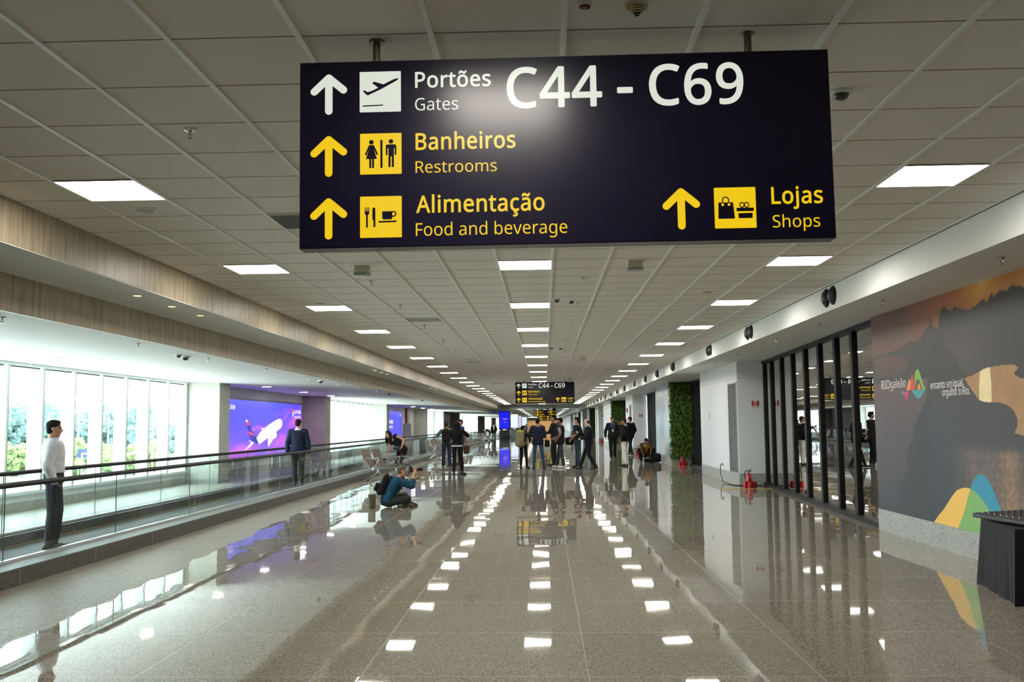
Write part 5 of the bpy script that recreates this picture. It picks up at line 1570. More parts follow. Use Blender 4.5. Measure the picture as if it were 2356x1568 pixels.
class Person:
    def __init__(s, label, loc, yaw, H=1.75, female=False, pose=None, vox=.007, skin_m=None, hair=None, hair_style='short',
                 top=None, bottom=None, shoes=(24, 22, 22), inner=None, beard=None, group=None):
        p = dict(hip=(0, 0, .955), lean=0, side=0, twist=0, head=(0, 0), rf=(.10, 0, .09), lf=(-.10, 0, .09), rfy=-8, lfy=8,
                 kr=(0.1, 1, 0), kl=(-0.1, 1, 0), rh=None, lh=None, er=(.5, -1, -.3), el=(-.5, -1, -.3), curl=45, rd=None, ld=None, flat=True)
        p.update(pose or {})
        s.root = t = thing('person', label, 'person', loc, D2R(yaw), group)
        k = H / 1.75
        t.scale = (k, k, k)
        s.M = Matrix.Translation(loc) @ Matrix.Rotation(D2R(yaw), 4, 'Z') @ Matrix.Scale(k, 4)
        Minv = s.M.inverted()
        W = lambda v: Minv @ Vector(v[1:]) if len(v) == 4 else Vector(v)      # ('w', x, y, z) is a point in the hall
        P = W(p['hip'])
        Rs = Matrix.Rotation(D2R(p['side']), 3, 'Y') @ Matrix.Rotation(-D2R(p['lean']), 3, 'X')
        Rh0 = Matrix.Rotation(D2R(p['side'] * .3), 3, 'Y') @ Matrix.Rotation(-D2R(p['lean'] * .35), 3, 'X')
        Rt = Rs @ Matrix.Rotation(D2R(p['twist']), 3, 'Z')
        # the spine bends from pelvis direction to chest direction
        def spine(t_):
            f = max(0, min(1, t_ / .40))
            up0, up1 = Rh0 @ Vector((0, 0, 1)), Rs @ Vector((0, 0, 1))
            if t_ <= 0: return P + up0 * t_, Rh0
            n = 8
            c = P.copy()
            for i in range(n):
                q = min(1, (i + .5) / n * t_ / .40)
                c = c + (up0.lerp(up1, q)).normalized() * (t_ / n)
            x = (Rh0 @ Vector((1, 0, 0))).lerp(Rt @ Vector((1, 0, 0)), f).normalized()
            z = up0.lerp(up1, f).normalized()
            y = z.cross(x).normalized()
            x = y.cross(z)
            return c, Matrix((x, y, z)).transposed()
        s.spine = spine
        tor = TORSO_F if female else TORSO
        def torso(g, t0, off, t1=.53, grow=0.0, front=0.0):
            secs = []
            tab = [q for q in tor if t0 + .02 < q[0] <= t1]
            def at(t_):
                for a, b in zip(tor[:-1], tor[1:]):
                    if a[0] <= t_ <= b[0]:
                        f = (t_ - a[0]) / (b[0] - a[0])
                        return a[1] + (b[1] - a[1]) * f, a[2] + (b[2] - a[2]) * f
                return (tor[0][1] + .03, tor[0][2] + .01) if t_ < tor[0][0] else tor[-1][1:]
            for t_, rx, ry in [(t0, *at(t0))] + tab:
                c, R_ = spine(t_)
                o_ = off + (grow if t_ < .05 else 0)
                secs.append((c, R_ @ Vector((rx + o_, 0, 0)), R_ @ Vector((0, ry + o_ + front, 0))))
            return loft(g, secs)
        sw = .165 if female else .182
        Sc, Rsh = spine(.455)
        sh = {1: Sc + Rsh @ Vector((sw, 0, -.012)), -1: Sc + Rsh @ Vector((-sw, 0, -.012))}
        hipj = {e: P + Rh0 @ Vector((e * .088, 0, -.02)) for e in (1, -1)}
        Nb, _ = spine(.52)
        Hm = Matrix.Rotation(D2R(p['head'][0]), 3, 'Z') @ Matrix.Rotation(-D2R(p['head'][1]), 3, 'X')
        if len(p['head']) > 2: Hm = Hm @ Matrix.Rotation(D2R(p['head'][2]), 3, 'Y')
        hup = Hm @ Vector((0, 0, 1))
        Hc = Nb + ((Rs @ Vector((0, 0, 1))) + hup).normalized() * .128 + Hm @ Vector((0, .022, 0))
        s.head = (Hc, Hm)
        fem = .92 if female else 1.0
        arm, hand, leg, foot = {}, {}, {}, {}
        for e, hk, ek, dk in ((1, 'rh', 'er', 'rd'), (-1, 'lh', 'el', 'ld')):
            tgt = W(p[hk]) if p[hk] is not None else sh[e] + Vector((e * .07, .05, -.545))
            el, wr = ik(sh[e], tgt, .295, .255, p[ek])
            arm[e] = (sh[e], el, wr)
            hand[e] = (wr, Vector(p[dk]).normalized() if p[dk] is not None else (wr - el).normalized())
        for e, fk, kk in ((1, 'rf', 'kr'), (-1, 'lf', 'kl')):
            kn_, an = ik(hipj[e], W(p[fk]), .43, .42, p[kk])
            leg[e] = (hipj[e], kn_, an)
        s.arm, s.leg, s.hand = arm, leg, hand
        # ---- the body, one continuous skin
        g = G()
        torso(g, -.06, -.012)
        for e in (1, -1):
            a, b, c = arm[e]
            capsule(g, a, b, .046 * fem, .037 * fem)
            capsule(g, b, b.lerp(c, .35), .037 * fem, .039 * fem)
            capsule(g, b.lerp(c, .35), c, .039 * fem, .025 * fem)
            capsule(g, spine(.46)[0], a, .05, .050 * fem)
            a, b, c = leg[e]
            capsule(g, a, b, .070, .046)
            capsule(g, b, b.lerp(c, .3), .044, .048)
            capsule(g, b.lerp(c, .3), c, .048, .033)
            # hand: palm, four fingers, thumb
            w_, d = hand[e]
            inn = Vector((-e, 0.25, 0))
            pn = (inn - d * inn.dot(d))
            pn = pn.normalized() if pn.length > .15 else (Vector((0, 0, -1)) - d * d.dot(Vector((0, 0, -1)))).normalized()
            sd = pn.cross(d) * e
            if sd.dot(Vector((0, 1, 0))) < 0 and abs(d.y) < .8: sd = -sd
            R_ = Matrix((sd, pn, d)).transposed()
            g.ball(w_ + d * .048, (.040, .015, .052), 10, R_)
            for i, (o_, L) in enumerate(((.031, .070), (.0105, .079), (-.0105, .073), (-.031, .058))):
                q = w_ + d * .088 + sd * o_
                ang = 0
                for seg in range(3):
                    ang += D2R(p['curl']) * (.55, .75, .6)[seg] * (1 + .08 * i)
                    q2 = q + (d * math.cos(ang) + pn * math.sin(ang) + sd * o_ * .8).normalized() * L * (.42, .32, .26)[seg]
                    capsule(g, q, q2, .0082 - .0008 * seg, .0078 - .0008 * seg, 7)
                    q = q2
            q = w_ + d * .022 + sd * .030
            q2 = q + (sd * .75 + d * .6 + pn * .45).normalized() * .038
            capsule(g, q, q2, .0115, .0100, 7)
            capsule(g, q2, q2 + (d * .9 + sd * .25 + pn * .5).normalized() * .032, .0098, .0082, 7)
        hc = lambda x, y, z: Hc + Hm @ Vector((x, y, z))
        capsule(g, Nb - (Rs @ Vector((0, 0, .03))), hc(0, -.022, -.06), .054 * fem, .050 * fem)
        f = .95 if female else 1.0
        g.ball(hc(0, -.012, .030), (.074 * f, .092, .084), 16, Hm)
        g.ball(hc(0, .022, -.030), (.060 * f, .066, .082), 14, Hm)
        g.ball(hc(0, .030, -.078), (.044 * f, .044, .032), 12, Hm)
        g.ball(hc(0, .062, -.097), (.020, .016, .015), 8, Hm)
        capsule(g, hc(0, .080, .012), hc(0, .097, -.026), .0080, .0135, 8)
        g.ball(hc(.012, .086, -.029), .0085, 8).ball(hc(-.012, .086, -.029), .0085, 8)
        capsule(g, hc(-.036, .072, .030), hc(.036, .072, .030), .0105, .0105, 8)
        g.ball(hc(0, .082, -.057), (.023, .010, .0095), 10, Hm)
        for e in (1, -1):
            g.ball(hc(e * .076 * f, -.008, -.006), (.010, .020, .031), 10, Hm)
            g.ball(hc(e * .036, .058, -.020), (.022, .022, .022), 8)
            g.ball(hc(e * .031, .074, .008), (.0125, .0125, .0095), 8)
        me = remesh(g, vox, 2, .6, 'body')
        sk = skin_m or skin('skin_tan', (186, 138, 108))
        lip = M('lip', (150, 88, 78), 0.5)
        hm = cloth_mat(hair or (22, 18, 16), 'hair_%d_%d_%d' % (hair or (22, 18, 16)))
        beard_m = M('stubble', (104, 78, 62), 0.7)
        for m_ in (sk, eye_m, lip, hm, beard_m): me.materials.append(m_)
        Hi = Hm.transposed()
        for poly in me.polygons:
            q = Hi @ (poly.center - Hc)
            if q.length > .17: continue
            ax = abs(q.x)
            if q.y > .060 and math.hypot((ax - .031) / .0125, (q.z - .008) / .0062) < 1: poly.material_index = 1
            elif q.y > .055 and .012 < ax < .052 and abs(q.z - .028 + (ax - .03) ** 2 * 4) < .0055: poly.material_index = 3
            elif q.y > .07 and math.hypot(ax / .024, (q.z + .057) / .0085) < 1: poly.material_index = 2
            elif beard and q.y > -.01 and q.z < -.035 and (q.z < -.05 or ax > .03): poly.material_index = 4
        s.body = link('body', me, t)
        # ---- hair
        if hair_style:
            g = G()
            if hair_style == 'thin':
                g.ball(hc(0, -.030, .020), (.0795, .082, .066), 14, Hm)
                g.ball(hc(0, -.055, -.02), (.062, .046, .05), 12, Hm)
            else:
                g.ball(hc(0, -.019, .044), (.080, .094, .081), 16, Hm)
                g.ball(hc(0, -.046, -.005), (.070, .060, .075), 14, Hm)
                g.ball(hc(0, .028, .085), (.056, .046, .034), 12, Hm)
            if hair_style == 'bushy':
                for i in range(14):
                    a = i * 2.4
                    g.ball(hc(.066 * math.cos(a), -.022 + .075 * math.sin(a), .04 + .06 * math.sin(i * 1.7)), .034, 8)
            if hair_style == 'long':
                for e in (-1, 1):
                    for i, (y_, L) in enumerate(((-.035, .30), (.005, .26), (-.06, .33))):
                        a = hc(e * .066, y_, .03)
                        b = a + Vector((e * .020, -.010, -.5 * L)) + Hm @ Vector((0, -.01, 0))
                        capsule(g, a, b, .030, .034, 8)
                        capsule(g, b, b + Vector((-e * .004, .012 * i, -.5 * L)), .034, .018, 8)
                capsule(g, hc(0, -.07, .02), hc(0, -.09, -.02) + Vector((0, -.02, -.28)), .066, .050, 10)
            link('hair', remesh(g, max(vox, .008), 2, .5, 'hair'), t).data.materials.append(hm)
        # ---- trousers
        if bottom:
            fit = bottom.get('fit', 1.0)
            g = G()
            torso(g, -.10, .014, .13)
            for e in (1, -1):
                a, b, c = leg[e]
                capsule(g, a, b, .090 * (.5 + .5 * fit), .066 * fit, 12)
                mid = b.lerp(c, .5)
                capsule(g, b, mid, .064 * fit, .060 * fit, 12)
                if bottom.get('short'): continue
                capsule(g, mid, c + (b - c).normalized() * .005, .060 * fit, .052 * min(fit, 1.18), 12)
                if fit > 1.1: capsule(g, b.lerp(c, .5), b.lerp(c, .85), .062 * fit, .058 * min(fit, 1.25), 12)
            o = link('trousers', remesh(g, max(vox, .010), 3, .5, 'trousers'), t)
            o.data.materials.append(cloth_mat(bottom['c'], 'trousers_%d_%d_%d' % bottom['c']))
        # ---- shoes
        for e, fy in ((1, p['rfy']), (-1, p['lfy'])):
            a, b, c = leg[e]
            if p['flat'] is True or p['flat'] == e:
                fd = Vector((math.sin(-D2R(fy)), math.cos(D2R(fy)), 0))
                z0 = c.z - .09
                A = Vector((c.x, c.y, z0))
                up = Vector((0, 0, 1))
            else:
                sd_ = (c - b).normalized()
                fd = Vector(p.get('fd', (0, 1, 0)))
                fd = (fd - sd_ * fd.dot(sd_)).normalized()
                up = -sd_
                A = c + sd_ * .075
            g = G()
            capsule(g, A - fd * .05 + up * .040, A + fd * .06 + up * .042, .042, .043)
            capsule(g, A + fd * .06 + up * .036, A + fd * .165 + up * .026, .045, .034)
            capsule(g, A - fd * .035 + up * .05, A - fd * .02 + up * .10, .041, .045)
            me = remesh(g, max(vox, .009), 2, .6, 'shoe')
            if p['flat'] is True or p['flat'] == e:
                for v in me.vertices:
                    if v.co.z < z0 + .004: v.co.z = z0 + .001
            o = link('shoe', me, t)
            o.data.materials.append(M('shoe_%d_%d_%d' % shoes, shoes, .45, var=.1))
        # ---- inner shirt, then outer garment
        def garment(name, d, off):
            g = G()
            torso(g, d.get('hem', -.03), off, d.get('neck', .50), d.get('flare', 0.0))
            sl = d.get('sleeve', 1.0)
            for e in (1, -1):
                a, b, c = arm[e]
                capsule(g, spine(.44)[0] + Rsh @ Vector((e * .10, 0, 0)), a, .060 + off, (.050 + off) * fem, 10)
                if sl <= 0: continue
                r = .046 * fem + off
                if sl <= .5:
                    capsule(g, a, a.lerp(b, sl * 2), r, r * .98, 10)
                else:
                    capsule(g, a, b, r, .040 * fem + off, 10)
                    capsule(g, b, b.lerp(c, (sl - .5) * 2 * .97), .041 * fem + off, .030 * fem + off * .8, 10)
            if d.get('skirt'):
                lo, _ = spine(0)
                for e in (1, -1):
                    a, b, c = leg[e]
                    capsule(g, a, a.lerp(b, d['skirt']), .10 + off * .6, .098 + off * .6, 12)
            me = remesh(g, max(vox, .009), 3, .5, name)
            if d.get('vee'):
                bm = bmesh.new()
                bm.from_mesh(me)
                kill = []
                for f_ in bm.faces:
                    q = f_.calc_center_median()
                    # height along the spine and side offset
                    best = min((((q - spine(t_)[0]).dot(spine(t_)[1] @ Vector((0, 0, 1)))) ** 2, t_) for t_ in (.05, .1, .15, .2, .25, .3, .35, .4, .45, .5, .54))[1]
                    c_, R_ = spine(best)
                    l_ = R_.transposed() @ (q - c_)
                    if l_.y > .02 and best >= d['vee'] and abs(l_.x) < .012 + (best - d['vee']) * d.get('open', .20):
                        kill.append(f_)
                bmesh.ops.delete(bm, geom=kill, context='FACES')
                bm.to_mesh(me)
                bm.free()
            o = link(name, me, t)
            o.data.materials.append(cloth_mat(d['c'], '%s_%d_%d_%d' % ((name,) + d['c'])))
            return o
        if inner: garment(inner.get('name', 'shirt'), inner, .012)
        if top: garment(top.get('name', 'shirt'), top, .030 if inner else top.get('off', .016))
        if top and top.get('tie'):
            g = G()
            pts = []
            for t_ in (.50, .46, .36, .24, .12, .06):
                c_, R_ = spine(t_)
                pts.append((c_, R_))
            for (a, Ra), (b, Rb), (w0, w1) in zip(pts[:-1], pts[1:], ((.02, .016), (.016, .022), (.022, .03), (.03, .036), (.036, .004))):
                def fr(c_, R_, w__, t_):
                    ry = .118 + .026
                    return [c_ + R_ @ Vector((sx * w__, ry, 0)) for sx in (-1, 1)]
                q = fr(a, Ra, w0, 0) + fr(b, Rb, w1, 0)
                bk = [v - (Ra @ Vector((0, .006, 0))) for v in q]
                g.add(q + bk, [(0, 2, 3, 1), (4, 5, 7, 6), (0, 4, 6, 2), (1, 3, 7, 5)])
            g.build('tie', cloth_mat(top['tie'], 'tie_%d_%d_%d' % top['tie']), t)
        if bottom and bottom.get('belt'):
            g = G()
            c_, R_ = spine(.135)
            vs = []
            g.tube([c_ + R_ @ Vector((.163 * math.cos(a), .123 * math.sin(a), 0)) for a in [2 * math.pi * i / 24 for i in range(25)]], .012, 8)
            g.build('belt', M('belt_leather', (96, 66, 44), .4), t, True)

    def pt(s, t_, x, y, z=0):
        c, R_ = s.spine(t_)
        return c + R_ @ Vector((x, y, z))
    def place(s, o, v, R_=None):
        """put a thing of its own where this person carries it"""
        m = Matrix.Translation(Vector(v))
        if R_ is not None: m = m @ R_.to_4x4()
        o.matrix_world = s.M @ m
        return o
    def lanyard(s, cord=(40, 60, 120), low=.16):
        g = G()
        a, b, m_ = s.pt(.50, -.06, .05), s.pt(.50, .06, .05), s.pt(low, 0, .152)
        g.tube([a, s.pt(.38, -.045, .150), m_], .005, 6).tube([b, s.pt(.38, .045, .150), m_], .005, 6)
        l = g.build('lanyard', M('lanyard_cord', cord, .7), s.root)
        q = G()
        c, R_ = s.spine(low - .06)
        q.box(c + R_ @ Vector((0, .156, 0)), (.062, .006, .09), R_)
        tag(q.build('name_badge', M('badge_card', (226, 224, 214), .5), l), 'pale name badge')

def backpack(label, c, group=None, w=.30, h=.46, d=.17, hood=None):
    b = thing('backpack', label, 'backpack', (0, 0, 0), 0, group)
    m = cloth_mat(c, 'pack_%d_%d_%d' % c)
    g = G()
    g.bbox((0, 0, 0), (w, d, h * .92), d * .42).ball((0, -d * .08, -h * .12), (w * .50, d * .62, h * .40), 14).ball((0, 0, h * .40), (w * .44, d * .46, h * .14), 12)
    link('pack_body', remesh(g, .012, 3, .5, 'pack_body'), b).data.materials.append(m)
    G().bbox((0, -d / 2 - .035, -h * .2), (w * .70, .085, h * .38), .038).build('front_pocket', m, b, True)
    for s in (-1, 1):
        G().tube([(s * w * .28, d / 2, h * .46), (s * w * .36, d / 2 + .10, h * .40), (s * w * .40, d / 2 + .17, h * .15), (s * w * .44, d / 2 + .13, -h * .15), (s * w * .42, d / 2, -h * .36)], .016, 8).build('strap', m, b, True)
    G().tube([(-.03, 0, h * .52), (0, -.01, h * .57), (.03, 0, h * .52)], .009, 6).build('grab_handle', m, b, True)
    if hood:
        G().ball((0, .02, h * .50), (w * .48, d * .55, h * .13), 14).build('hood', cloth_mat(hood, 'hood_%d_%d_%d' % hood), b, True)
    return b
def shoulder_bag(label, c, strap_to, w=.30, h=.22, d=.12):
    b = thing('shoulder_bag', label, 'bag', (0, 0, 0))
    m = cloth_mat(c, 'bag_%d_%d_%d' % c)
    link('bag_body', remesh(G().bbox((0, 0, 0), (d, w, h), .035).bbox((d * .3, 0, -h * .1), (d * .6, w * .8, h * .6), .02), .012, 3, .6, 'bag_body'), b).data.materials.append(m)
    G().bbox((d * .52, 0, h * .12), (.02, w * .92, h * .62), .008).build('flap', m, b, True)
    s0, s1 = Vector((0, w * .4, h * .4)), Vector((0, -w * .4, h * .4))
    e = Vector(strap_to)
    G().tube([s0, s0.lerp(e, .5) + Vector((0, .03, 0)), e + Vector((0, .03, 0)), e + Vector((0, -.03, .01)), s1.lerp(e, .5), s1], .009, 6).build('strap', m, b, True)
    return b
def dslr(label, lens=.16, group=None):
    c = thing('camera', label, 'camera', (0, 0, 0), 0, group)
    bm_ = M('camera_black', (20, 20, 21), .5)
    g = G().bbox((0, 0, 0), (.145, .07, .10), .012).bbox((0, .005, .062), (.06, .06, .035), .012).bbox((.058, .035, -.01), (.035, .03, .09), .012)
    g.build('camera_body', bm_, c, True)
    G().lathe((0, .03, 0), [(.036, 0), (.038, .02), (.038, lens * .55), (.043, lens * .6), (.043, lens * .85), (.050, lens)], 20, (0, 1, 0)).build('lens', M('lens_barrel', (26, 26, 27), .35), c, True)
    G().tube([(-.07, 0, .03), (-.09, -.04, -.06), (-.05, -.06, -.12), (.03, -.06, -.11), (.08, -.03, -.03), (.072, 0, .03)], .006, 6).build('strap', bm_, c)
    return c

SUIT = lambda c, shirt=(220, 222, 226), tie=None, vee=.20: dict(top=dict(c=c, name='jacket', hem=-.06, sleeve=.98, skirt=.20, vee=vee, tie=tie), inner=dict(c=shirt, sleeve=0, hem=-.02, neck=.525))
tan, fair, brown, pale_s = skin('skin_tan', (186, 138, 108)), skin('skin_fair', (208, 164, 138)), skin('skin_brown', (150, 104, 78)), skin('skin_pale', (214, 176, 154))
# 1 man in the white shirt standing on the walkway
q = Person('man in a white shirt and dark trousers standing on the walkway, hands in his pockets', (-6.20, 11.88, .03), -62, 1.64, vox=.005, skin_m=tan, hair=(26, 22, 22),
           pose=dict(hip=(0, .03, .957), lean=-4, head=(-8, 2), rh=(.168, .045, .885), lh=(-.168, .045, .885), er=(.5, -1, 0), el=(-.5, -1, 0), rd=(-.12, .12, -1), ld=(.12, .12, -1), curl=15, rf=(.085, 0, .09), lf=(-.085, .05, .09)),
           top=dict(c=(214, 218, 226), sleeve=.96, hem=.06, off=.030), bottom=dict(c=(52, 56, 60), belt=True, fit=1.42), shoes=(72, 58, 46))
G().tube([q.pt(.512, .068 * math.cos(a), .068 * math.sin(a)) for a in [2 * math.pi * i / 20 for i in range(21)]], .017, 8).build('collar', MATS['shirt_214_218_226'], q.root, True)
# 2 man in the dark suit further along the walkway
Person('man in a dark navy suit seen from behind on the walkway before the purple screen', (-6.25, 24.1, .03), 8, 1.72, vox=.006, skin_m=tan, hair=(20, 17, 16),
       pose=dict(head=(-22, 0), rh=(.27, .02, .86), lh=(-.27, .02, .86), er=(1, -.6, 0), el=(-1, -.6, 0), rf=(.09, 0, .09), lf=(-.08, .1, .09)),
       bottom=dict(c=(40, 42, 46), fit=1.12), **SUIT((26, 34, 58)))
# 3 woman leaning over the bench
w = Person('woman with long dark hair in a black top leaning over the bench', (-4.22, 28.2, 0), 142, 1.68, True, vox=.006, skin_m=tan, hair=(34, 24, 20), hair_style='long',
           pose=dict(hip=(0, -.02, .87), lean=50, side=40, head=(4, 2, 12), rh=('w', -4.60, 27.50, .46), er=(.3, -.6, 0), lh=(-.20, .20, .93), el=(-1, -.5, .1), ld=(.3, .8, -.2),
                     lf=(-.06, .02, .09), rf=(.12, -.16, .09), rfy=-20),
           top=dict(c=(22, 20, 22), sleeve=0, hem=-.10, skirt=.26, name='sleeveless_top', neck=.46), bottom=dict(c=(56, 56, 52), fit=1.02), shoes=(30, 28, 28))
w.lanyard((30, 30, 32), .2)
c = dslr('black camera held at the hip of the woman leaning over the bench', .12)
w.place(c, w.hand[-1][0] + Vector((.02, .10, -.02)), Matrix.Rotation(D2R(-60), 3, 'Z'))
# 4 photographer sitting on the floor
ph = Person('photographer in a teal jacket sitting cross-legged on the floor, aiming a camera', (-2.98, 18.1, 0), -76, 1.66, vox=.005, skin_m=tan, hair=(92, 84, 76),
            pose=dict(hip=(0, 0, .125), lean=36, head=(-4, -2), rf=(-.12, .43, .075), lf=(.13, .34, .085), kr=(1, .35, .28), kl=(-1, .35, .28), rfy=70, lfy=-70, flat=False, fd=(0, .6, -.2),
                      rh=(.085, .52, .655), lh=(-.03, .62, .600), er=(.35, -.1, -1), el=(-.4, .1, -1), rd=(-.35, .25, .9), ld=(.25, .35, .9), curl=55),
            top=dict(c=(24, 66, 92), name='jacket', sleeve=.72, hem=-.02, off=.030), bottom=dict(c=(36, 40, 40), fit=1.12), shoes=(78, 54, 50))
ph.lanyard((34, 44, 60), .2)
c = dslr('black camera with long lens held to the eye of the sitting photographer', .21)
ph.place(c, ph.head[0] + Vector((0.0, .165, .02)), Matrix.Rotation(D2R(6), 3, 'X'))
b = backpack('black backpack worn by the photographer sitting on the floor', (20, 21, 24), None, .30, .44, .14)
ph.place(b, ph.pt(.25, 0, -.19), Matrix.Rotation(D2R(-24), 3, 'X'))
fb = thing('belt_bag', 'olive grey lens bag on the floor behind the sitting photographer', 'bag')
link('bag_body', remesh(G().bbox((0, 0, .13), (.20, .14, .25), .035), .012, 3, .6, 'bag_body'), fb).data.materials.append(cloth_mat((92, 90, 74), 'olive_canvas'))
G().bbox((0, 0, .245), (.205, .145, .04), .015).build('lid', MATS['olive_canvas'], fb, True)
ph.place(fb, Vector((.02, -.31, 0)))
# 5 couple seen from behind
a = Person('man in a teal shirt, back turned, with a dark backpack, beside the woman in black', (-3.42, 33.3, 0), 4, 1.68, vox=.007, skin_m=tan, hair=(60, 42, 30),
           pose=dict(head=(-20, 6), rh=(.16, .34, 1.36), lh=(-.16, .34, 1.36), er=(.8, -.2, -1), el=(-1, -.1, -.8), rf=(.12, .04, .09), lf=(-.12, -.02, .09)),
           top=dict(c=(92, 126, 124), sleeve=.9, hem=-.06), bottom=dict(c=(40, 52, 76), fit=1.05), shoes=(120, 104, 88))
b = backpack('dark backpack on the man in the teal shirt', (34, 32, 32), None, .31, .50, .18)
a.place(b, a.pt(.25, 0, -.22))
a2 = Person('woman in black with long dark hair seen from behind, arms raised, bag at her hip', (-2.72, 29.7, 0), -6, 1.69, True, vox=.006, skin_m=tan, hair=(16, 14, 14), hair_style='long',
           pose=dict(head=(6, 2), rh=(.14, .36, 1.36), lh=(-.12, .36, 1.38), er=(1, -.1, -.8), el=(-.9, -.1, -1), rf=(.16, .03, .09), lf=(-.10, -.04, .09), rfy=-30),
           top=dict(c=(16, 16, 18), name='jacket', sleeve=.95, hem=-.01, off=.034), inner=dict(c=(226, 226, 226), sleeve=0, hem=-.055, flare=.014), bottom=dict(c=(24, 26, 32), fit=.92), shoes=(26, 26, 30))
b = shoulder_bag('brown leather shoulder bag at the hip of the woman in black', (70, 48, 36), (-.14, 0, .60), .34, .26, .14)
a2.place(b, Vector((.31, -.02, .80)))
Person('man in blue partly hidden behind the woman in black', (-3.28, 37.5, 0), 120, 1.78, vox=.009, skin_m=tan, top=dict(c=(38, 62, 110), sleeve=.9, hem=-.06), bottom=dict(c=(40, 46, 60)),
       pose=dict(rh=(.1, .3, 1.3), lh=(-.1, .3, 1.3)))
# 6 group in the middle
s7 = Person('short person with a beige backpack, seen from behind at the left of the middle group', (-.76, 33.7, 0), -28, 1.52, True, vox=.007, skin_m=tan, hair=(16, 15, 15),
            pose=dict(head=(-30, 0), rh=(.13, .30, 1.05), lh=(-.13, .30, 1.05), er=(1, -.3, -.6), el=(-1, -.3, -.6), rf=(.11, .10, .09), lf=(-.09, -.06, .09)),
            top=dict(c=(30, 30, 34), sleeve=.95, hem=-.08, name='jacket'), bottom=dict(c=(26, 26, 30), fit=.95), shoes=(40, 34, 32))
b = backpack('beige backpack with a yellow-green hood on top', (142, 128, 102), None, .36, .62, .22, (150, 160, 60))
s7.place(b, s7.pt(.20, 0, -.26))
s8 = Person('man in a navy jacket and jeans with his back turned, in the middle group', (-.24, 33.2, 0), 2, 1.77, vox=.007, skin_m=tan, hair=(14, 13, 14),
            pose=dict(head=(0, 4), rh=(.13, .26, 1.08), lh=(-.16, .26, 1.12), er=(.6, -1, -.5), el=(-.8, -.9, -.4), rf=(.20, .02, .09), lf=(-.14, -.02, .09), rfy=-20, lfy=14),
            top=dict(c=(32, 36, 58), name='jacket', sleeve=.96, hem=-.10, skirt=.12, off=.03), bottom=dict(c=(52, 76, 100), fit=.98), shoes=(34, 34, 34))
b = shoulder_bag('black camera bag at the right hip of the man in the navy jacket', (20, 20, 23), (-.16, 0, .52), .28, .24, .16)
s8.place(b, Vector((.31, .0, .86)))
s9 = Person('man in a grey T-shirt and black vest facing left, in white shoes', (.55, 33.7, 0), 74, 1.79, vox=.007, skin_m=brown, hair=(20, 18, 18), hair_style='bushy', beard=True,
            pose=dict(head=(14, 4), rh=(.16, .26, 1.02), lh=(-.26, .06, .98), er=(.5, -1, -.3), el=(-.8, -.9, 0), rf=(.12, .16, .09), lf=(-.11, -.14, .09)),
            top=dict(c=(26, 26, 28), name='vest', sleeve=0, hem=-.14, skirt=.16, vee=.1, open=.16), inner=dict(c=(116, 116, 118), sleeve=.42, hem=-.05), bottom=dict(c=(64, 64, 66), fit=1.1), shoes=(214, 214, 212))
s9b = Person('dark-haired man in black behind the man in the vest, holding an orange object', (.36, 35.6, 0), 70, 1.90, vox=.008, skin_m=tan, hair=(18, 16, 16), hair_style='bushy', beard=True,
             pose=dict(head=(10, 0), rh=(.10, .34, 1.12), lh=(-.10, .34, 1.12), er=(.6, -1, -.4), el=(-.6, -1, -.4)), top=dict(c=(30, 32, 38), sleeve=.9, hem=-.06), bottom=dict(c=(34, 34, 38)))
op = thing('telephone', 'orange telephone or small camera in the hands of the dark-haired man', 'phone')
G().bbox((0, 0, 0), (.16, .03, .08), .01).build('case', M('orange_case', (226, 130, 30), .5), op, True)
G().bx(-.07, .07, -.018, -.015, -.03, .03).build('screen', black, op)
s9b.place(op, Vector((0, .42, 1.16)))
s10 = Person('man in a dark T-shirt and jeans facing left, just behind the bald man', (1.16, 34.2, 0), 62, 1.80, vox=.007, skin_m=tan, hair=(22, 19, 18), hair_style='bushy',
             pose=dict(head=(26, 0), rh=(.22, .10, .92), lh=(-.24, .12, .95), rf=(.10, .08, .09), lf=(-.10, -.10, .09)), top=dict(c=(24, 27, 36), sleeve=.42, hem=-.08), bottom=dict(c=(50, 66, 88), fit=1.02), shoes=(34, 32, 32))
b = shoulder_bag('black camera bag hanging in front of the man in the dark T-shirt', (16, 16, 18), (-.26, -.1, .46), .26, .26, .20)
s10.place(b, Vector((-.08, .26, .90)), Matrix.Rotation(D2R(80), 3, 'Z'))
s11 = Person('bald man in a dark suit and white shirt striding to the left', (1.50, 32.7, 0), 84, 1.78, vox=.007, skin_m=pale_s, hair=(76, 66, 58), hair_style='thin',
             pose=dict(hip=(0, 0, .91), lean=4, head=(4, 14), rh=(.12, .34, 1.20), lh=(-.20, .24, 1.02), er=(.5, -1, -.3), el=(-.8, -1, -.2), rf=(.09, .30, .09), lf=(-.09, -.22, .10), rfy=0, lfy=0),
             bottom=dict(c=(24, 26, 34), fit=1.05), **SUIT((20, 22, 30), (228, 230, 232), None, .16))
s12 = Person('man in a dark suit with blue shirt, tie and badge walking towards the camera', (2.98, 42.3, 0), 184, 1.86, vox=.007, skin_m=brown, hair=(24, 20, 20),
             pose=dict(head=(4, 4), rh=(.30, .08, .90), lh=(-.30, -.02, .90), rf=(.09, .12, .09), lf=(-.09, -.12, .10), rfy=0, lfy=0), bottom=dict(c=(20, 21, 26), fit=1.1), **SUIT((22, 23, 28), (62, 84, 132), (24, 26, 44), .08))
s12.lanyard((44, 70, 140), .26)
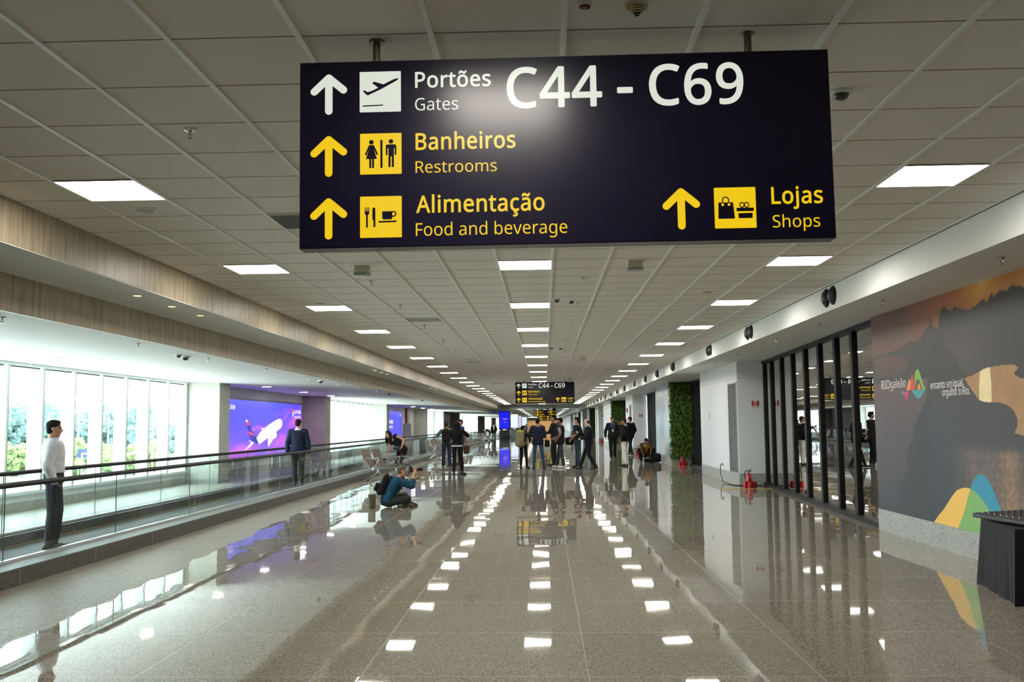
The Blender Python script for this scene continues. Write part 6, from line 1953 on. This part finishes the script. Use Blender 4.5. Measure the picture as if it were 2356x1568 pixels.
s13 = Person('man in a black jacket and white trousers facing left, hand at his mouth', (2.90, 34.9, 0), 62, 1.76, vox=.007, skin_m=brown, hair=(30, 25, 23),
             pose=dict(head=(18, 6), rh=(.10, .22, 1.46), er=(.7, -.2, -1), rd=(-.3, .1, 1), lh=(-.22, .04, .92), rf=(.10, .10, .09), lf=(-.10, -.08, .09)),
             bottom=dict(c=(224, 222, 214), fit=1.42), shoes=(40, 34, 30), top=dict(c=(18, 19, 23), name='jacket', hem=-.07, sleeve=.97, skirt=.07, off=.034), inner=dict(c=(206, 206, 206), sleeve=0, hem=0, neck=.535))
Person('man in a dark suit near the white wall, behind the man in white trousers', (4.12, 46.2, 0), 42, 1.88, vox=.008, skin_m=tan, hair=(18, 17, 18),
       pose=dict(head=(34, 4), rf=(.12, .22, .09), lf=(-.09, -.16, .09), rh=(.25, .10, .92), lh=(-.25, .05, .92)), bottom=dict(c=(22, 23, 27), fit=1.05), **SUIT((20, 21, 26)))
s15 = Person('man in a brown jacket and yellow shirt crouching on the floor at the right', (4.02, 38.3, 0), 178, 1.74, vox=.008, skin_m=brown, hair=(18, 16, 16),
             pose=dict(hip=(0, -.14, .30), lean=42, head=(-4, 34), rf=(.20, .10, .09), lf=(-.20, .12, .09), kr=(.7, 1, .9), kl=(-.7, 1, .9), rh=(.16, .52, .34), lh=(-.14, .52, .36), er=(1, .1, .1), el=(-1, .1, .1)),
             top=dict(c=(62, 48, 30), name='jacket', hem=-.04, sleeve=.95, vee=.10, open=.3), inner=dict(c=(176, 140, 34), sleeve=0, hem=-.02), bottom=dict(c=(28, 28, 31), fit=1.1))
b = backpack('small black bag standing on the floor beside the crouching man', (18, 18, 20), None, .28, .34, .18)
b.location = (4.40, 37.7, .18)
b.rotation_euler = (0, 0, 2.7)
b = shoulder_bag('black equipment bag lying in front of the crouching man', (20, 20, 22), (0, 0, .16), .40, .17, .26)
b.location = (4.05, 37.5, .092)
b.rotation_euler = (0, 0, math.pi / 2)
# 7 far people
Person('tiny man in a dark suit and pale shirt standing left of the blue totem', (-4.66, 88, 0), 176, 1.72, vox=.012, skin_m=tan, pose=dict(head=(10, 12), rh=(.22, .14, .95), lh=(-.22, .14, .95)), bottom=dict(c=(24, 25, 30)), **SUIT((26, 27, 33), (200, 214, 226), None, .08))
Person('tiny person in teal jeans bending down by the far bench', (-4.75, 82, 0), 96, 1.66, vox=.012, skin_m=tan, hair=(40, 30, 26),
       pose=dict(hip=(0, -.1, .90), lean=78, head=(0, 60), rh=(.14, .56, .62), lh=(-.14, .56, .62), er=(.4, -.3, 1), el=(-.4, -.3, 1)), top=dict(c=(66, 60, 52), sleeve=.9, hem=-.06), bottom=dict(c=(36, 84, 96)))
Person('tiny woman in a grey top far down the hall before the warm end wall', (-2.9, 150, 0), 176, 1.66, True, vox=.014, skin_m=fair, hair=(92, 74, 62), hair_style='long', top=dict(c=(120, 124, 136), sleeve=.9, hem=-.06), bottom=dict(c=(60, 66, 84)))
Person('tiny woman in a white top far down the hall before the warm end wall', (-.55, 150, 0), 176, 1.68, True, vox=.014, skin_m=fair, hair=(74, 40, 30), hair_style='long', top=dict(c=(226, 222, 214), sleeve=.9, hem=-.06), bottom=dict(c=(40, 40, 46)))
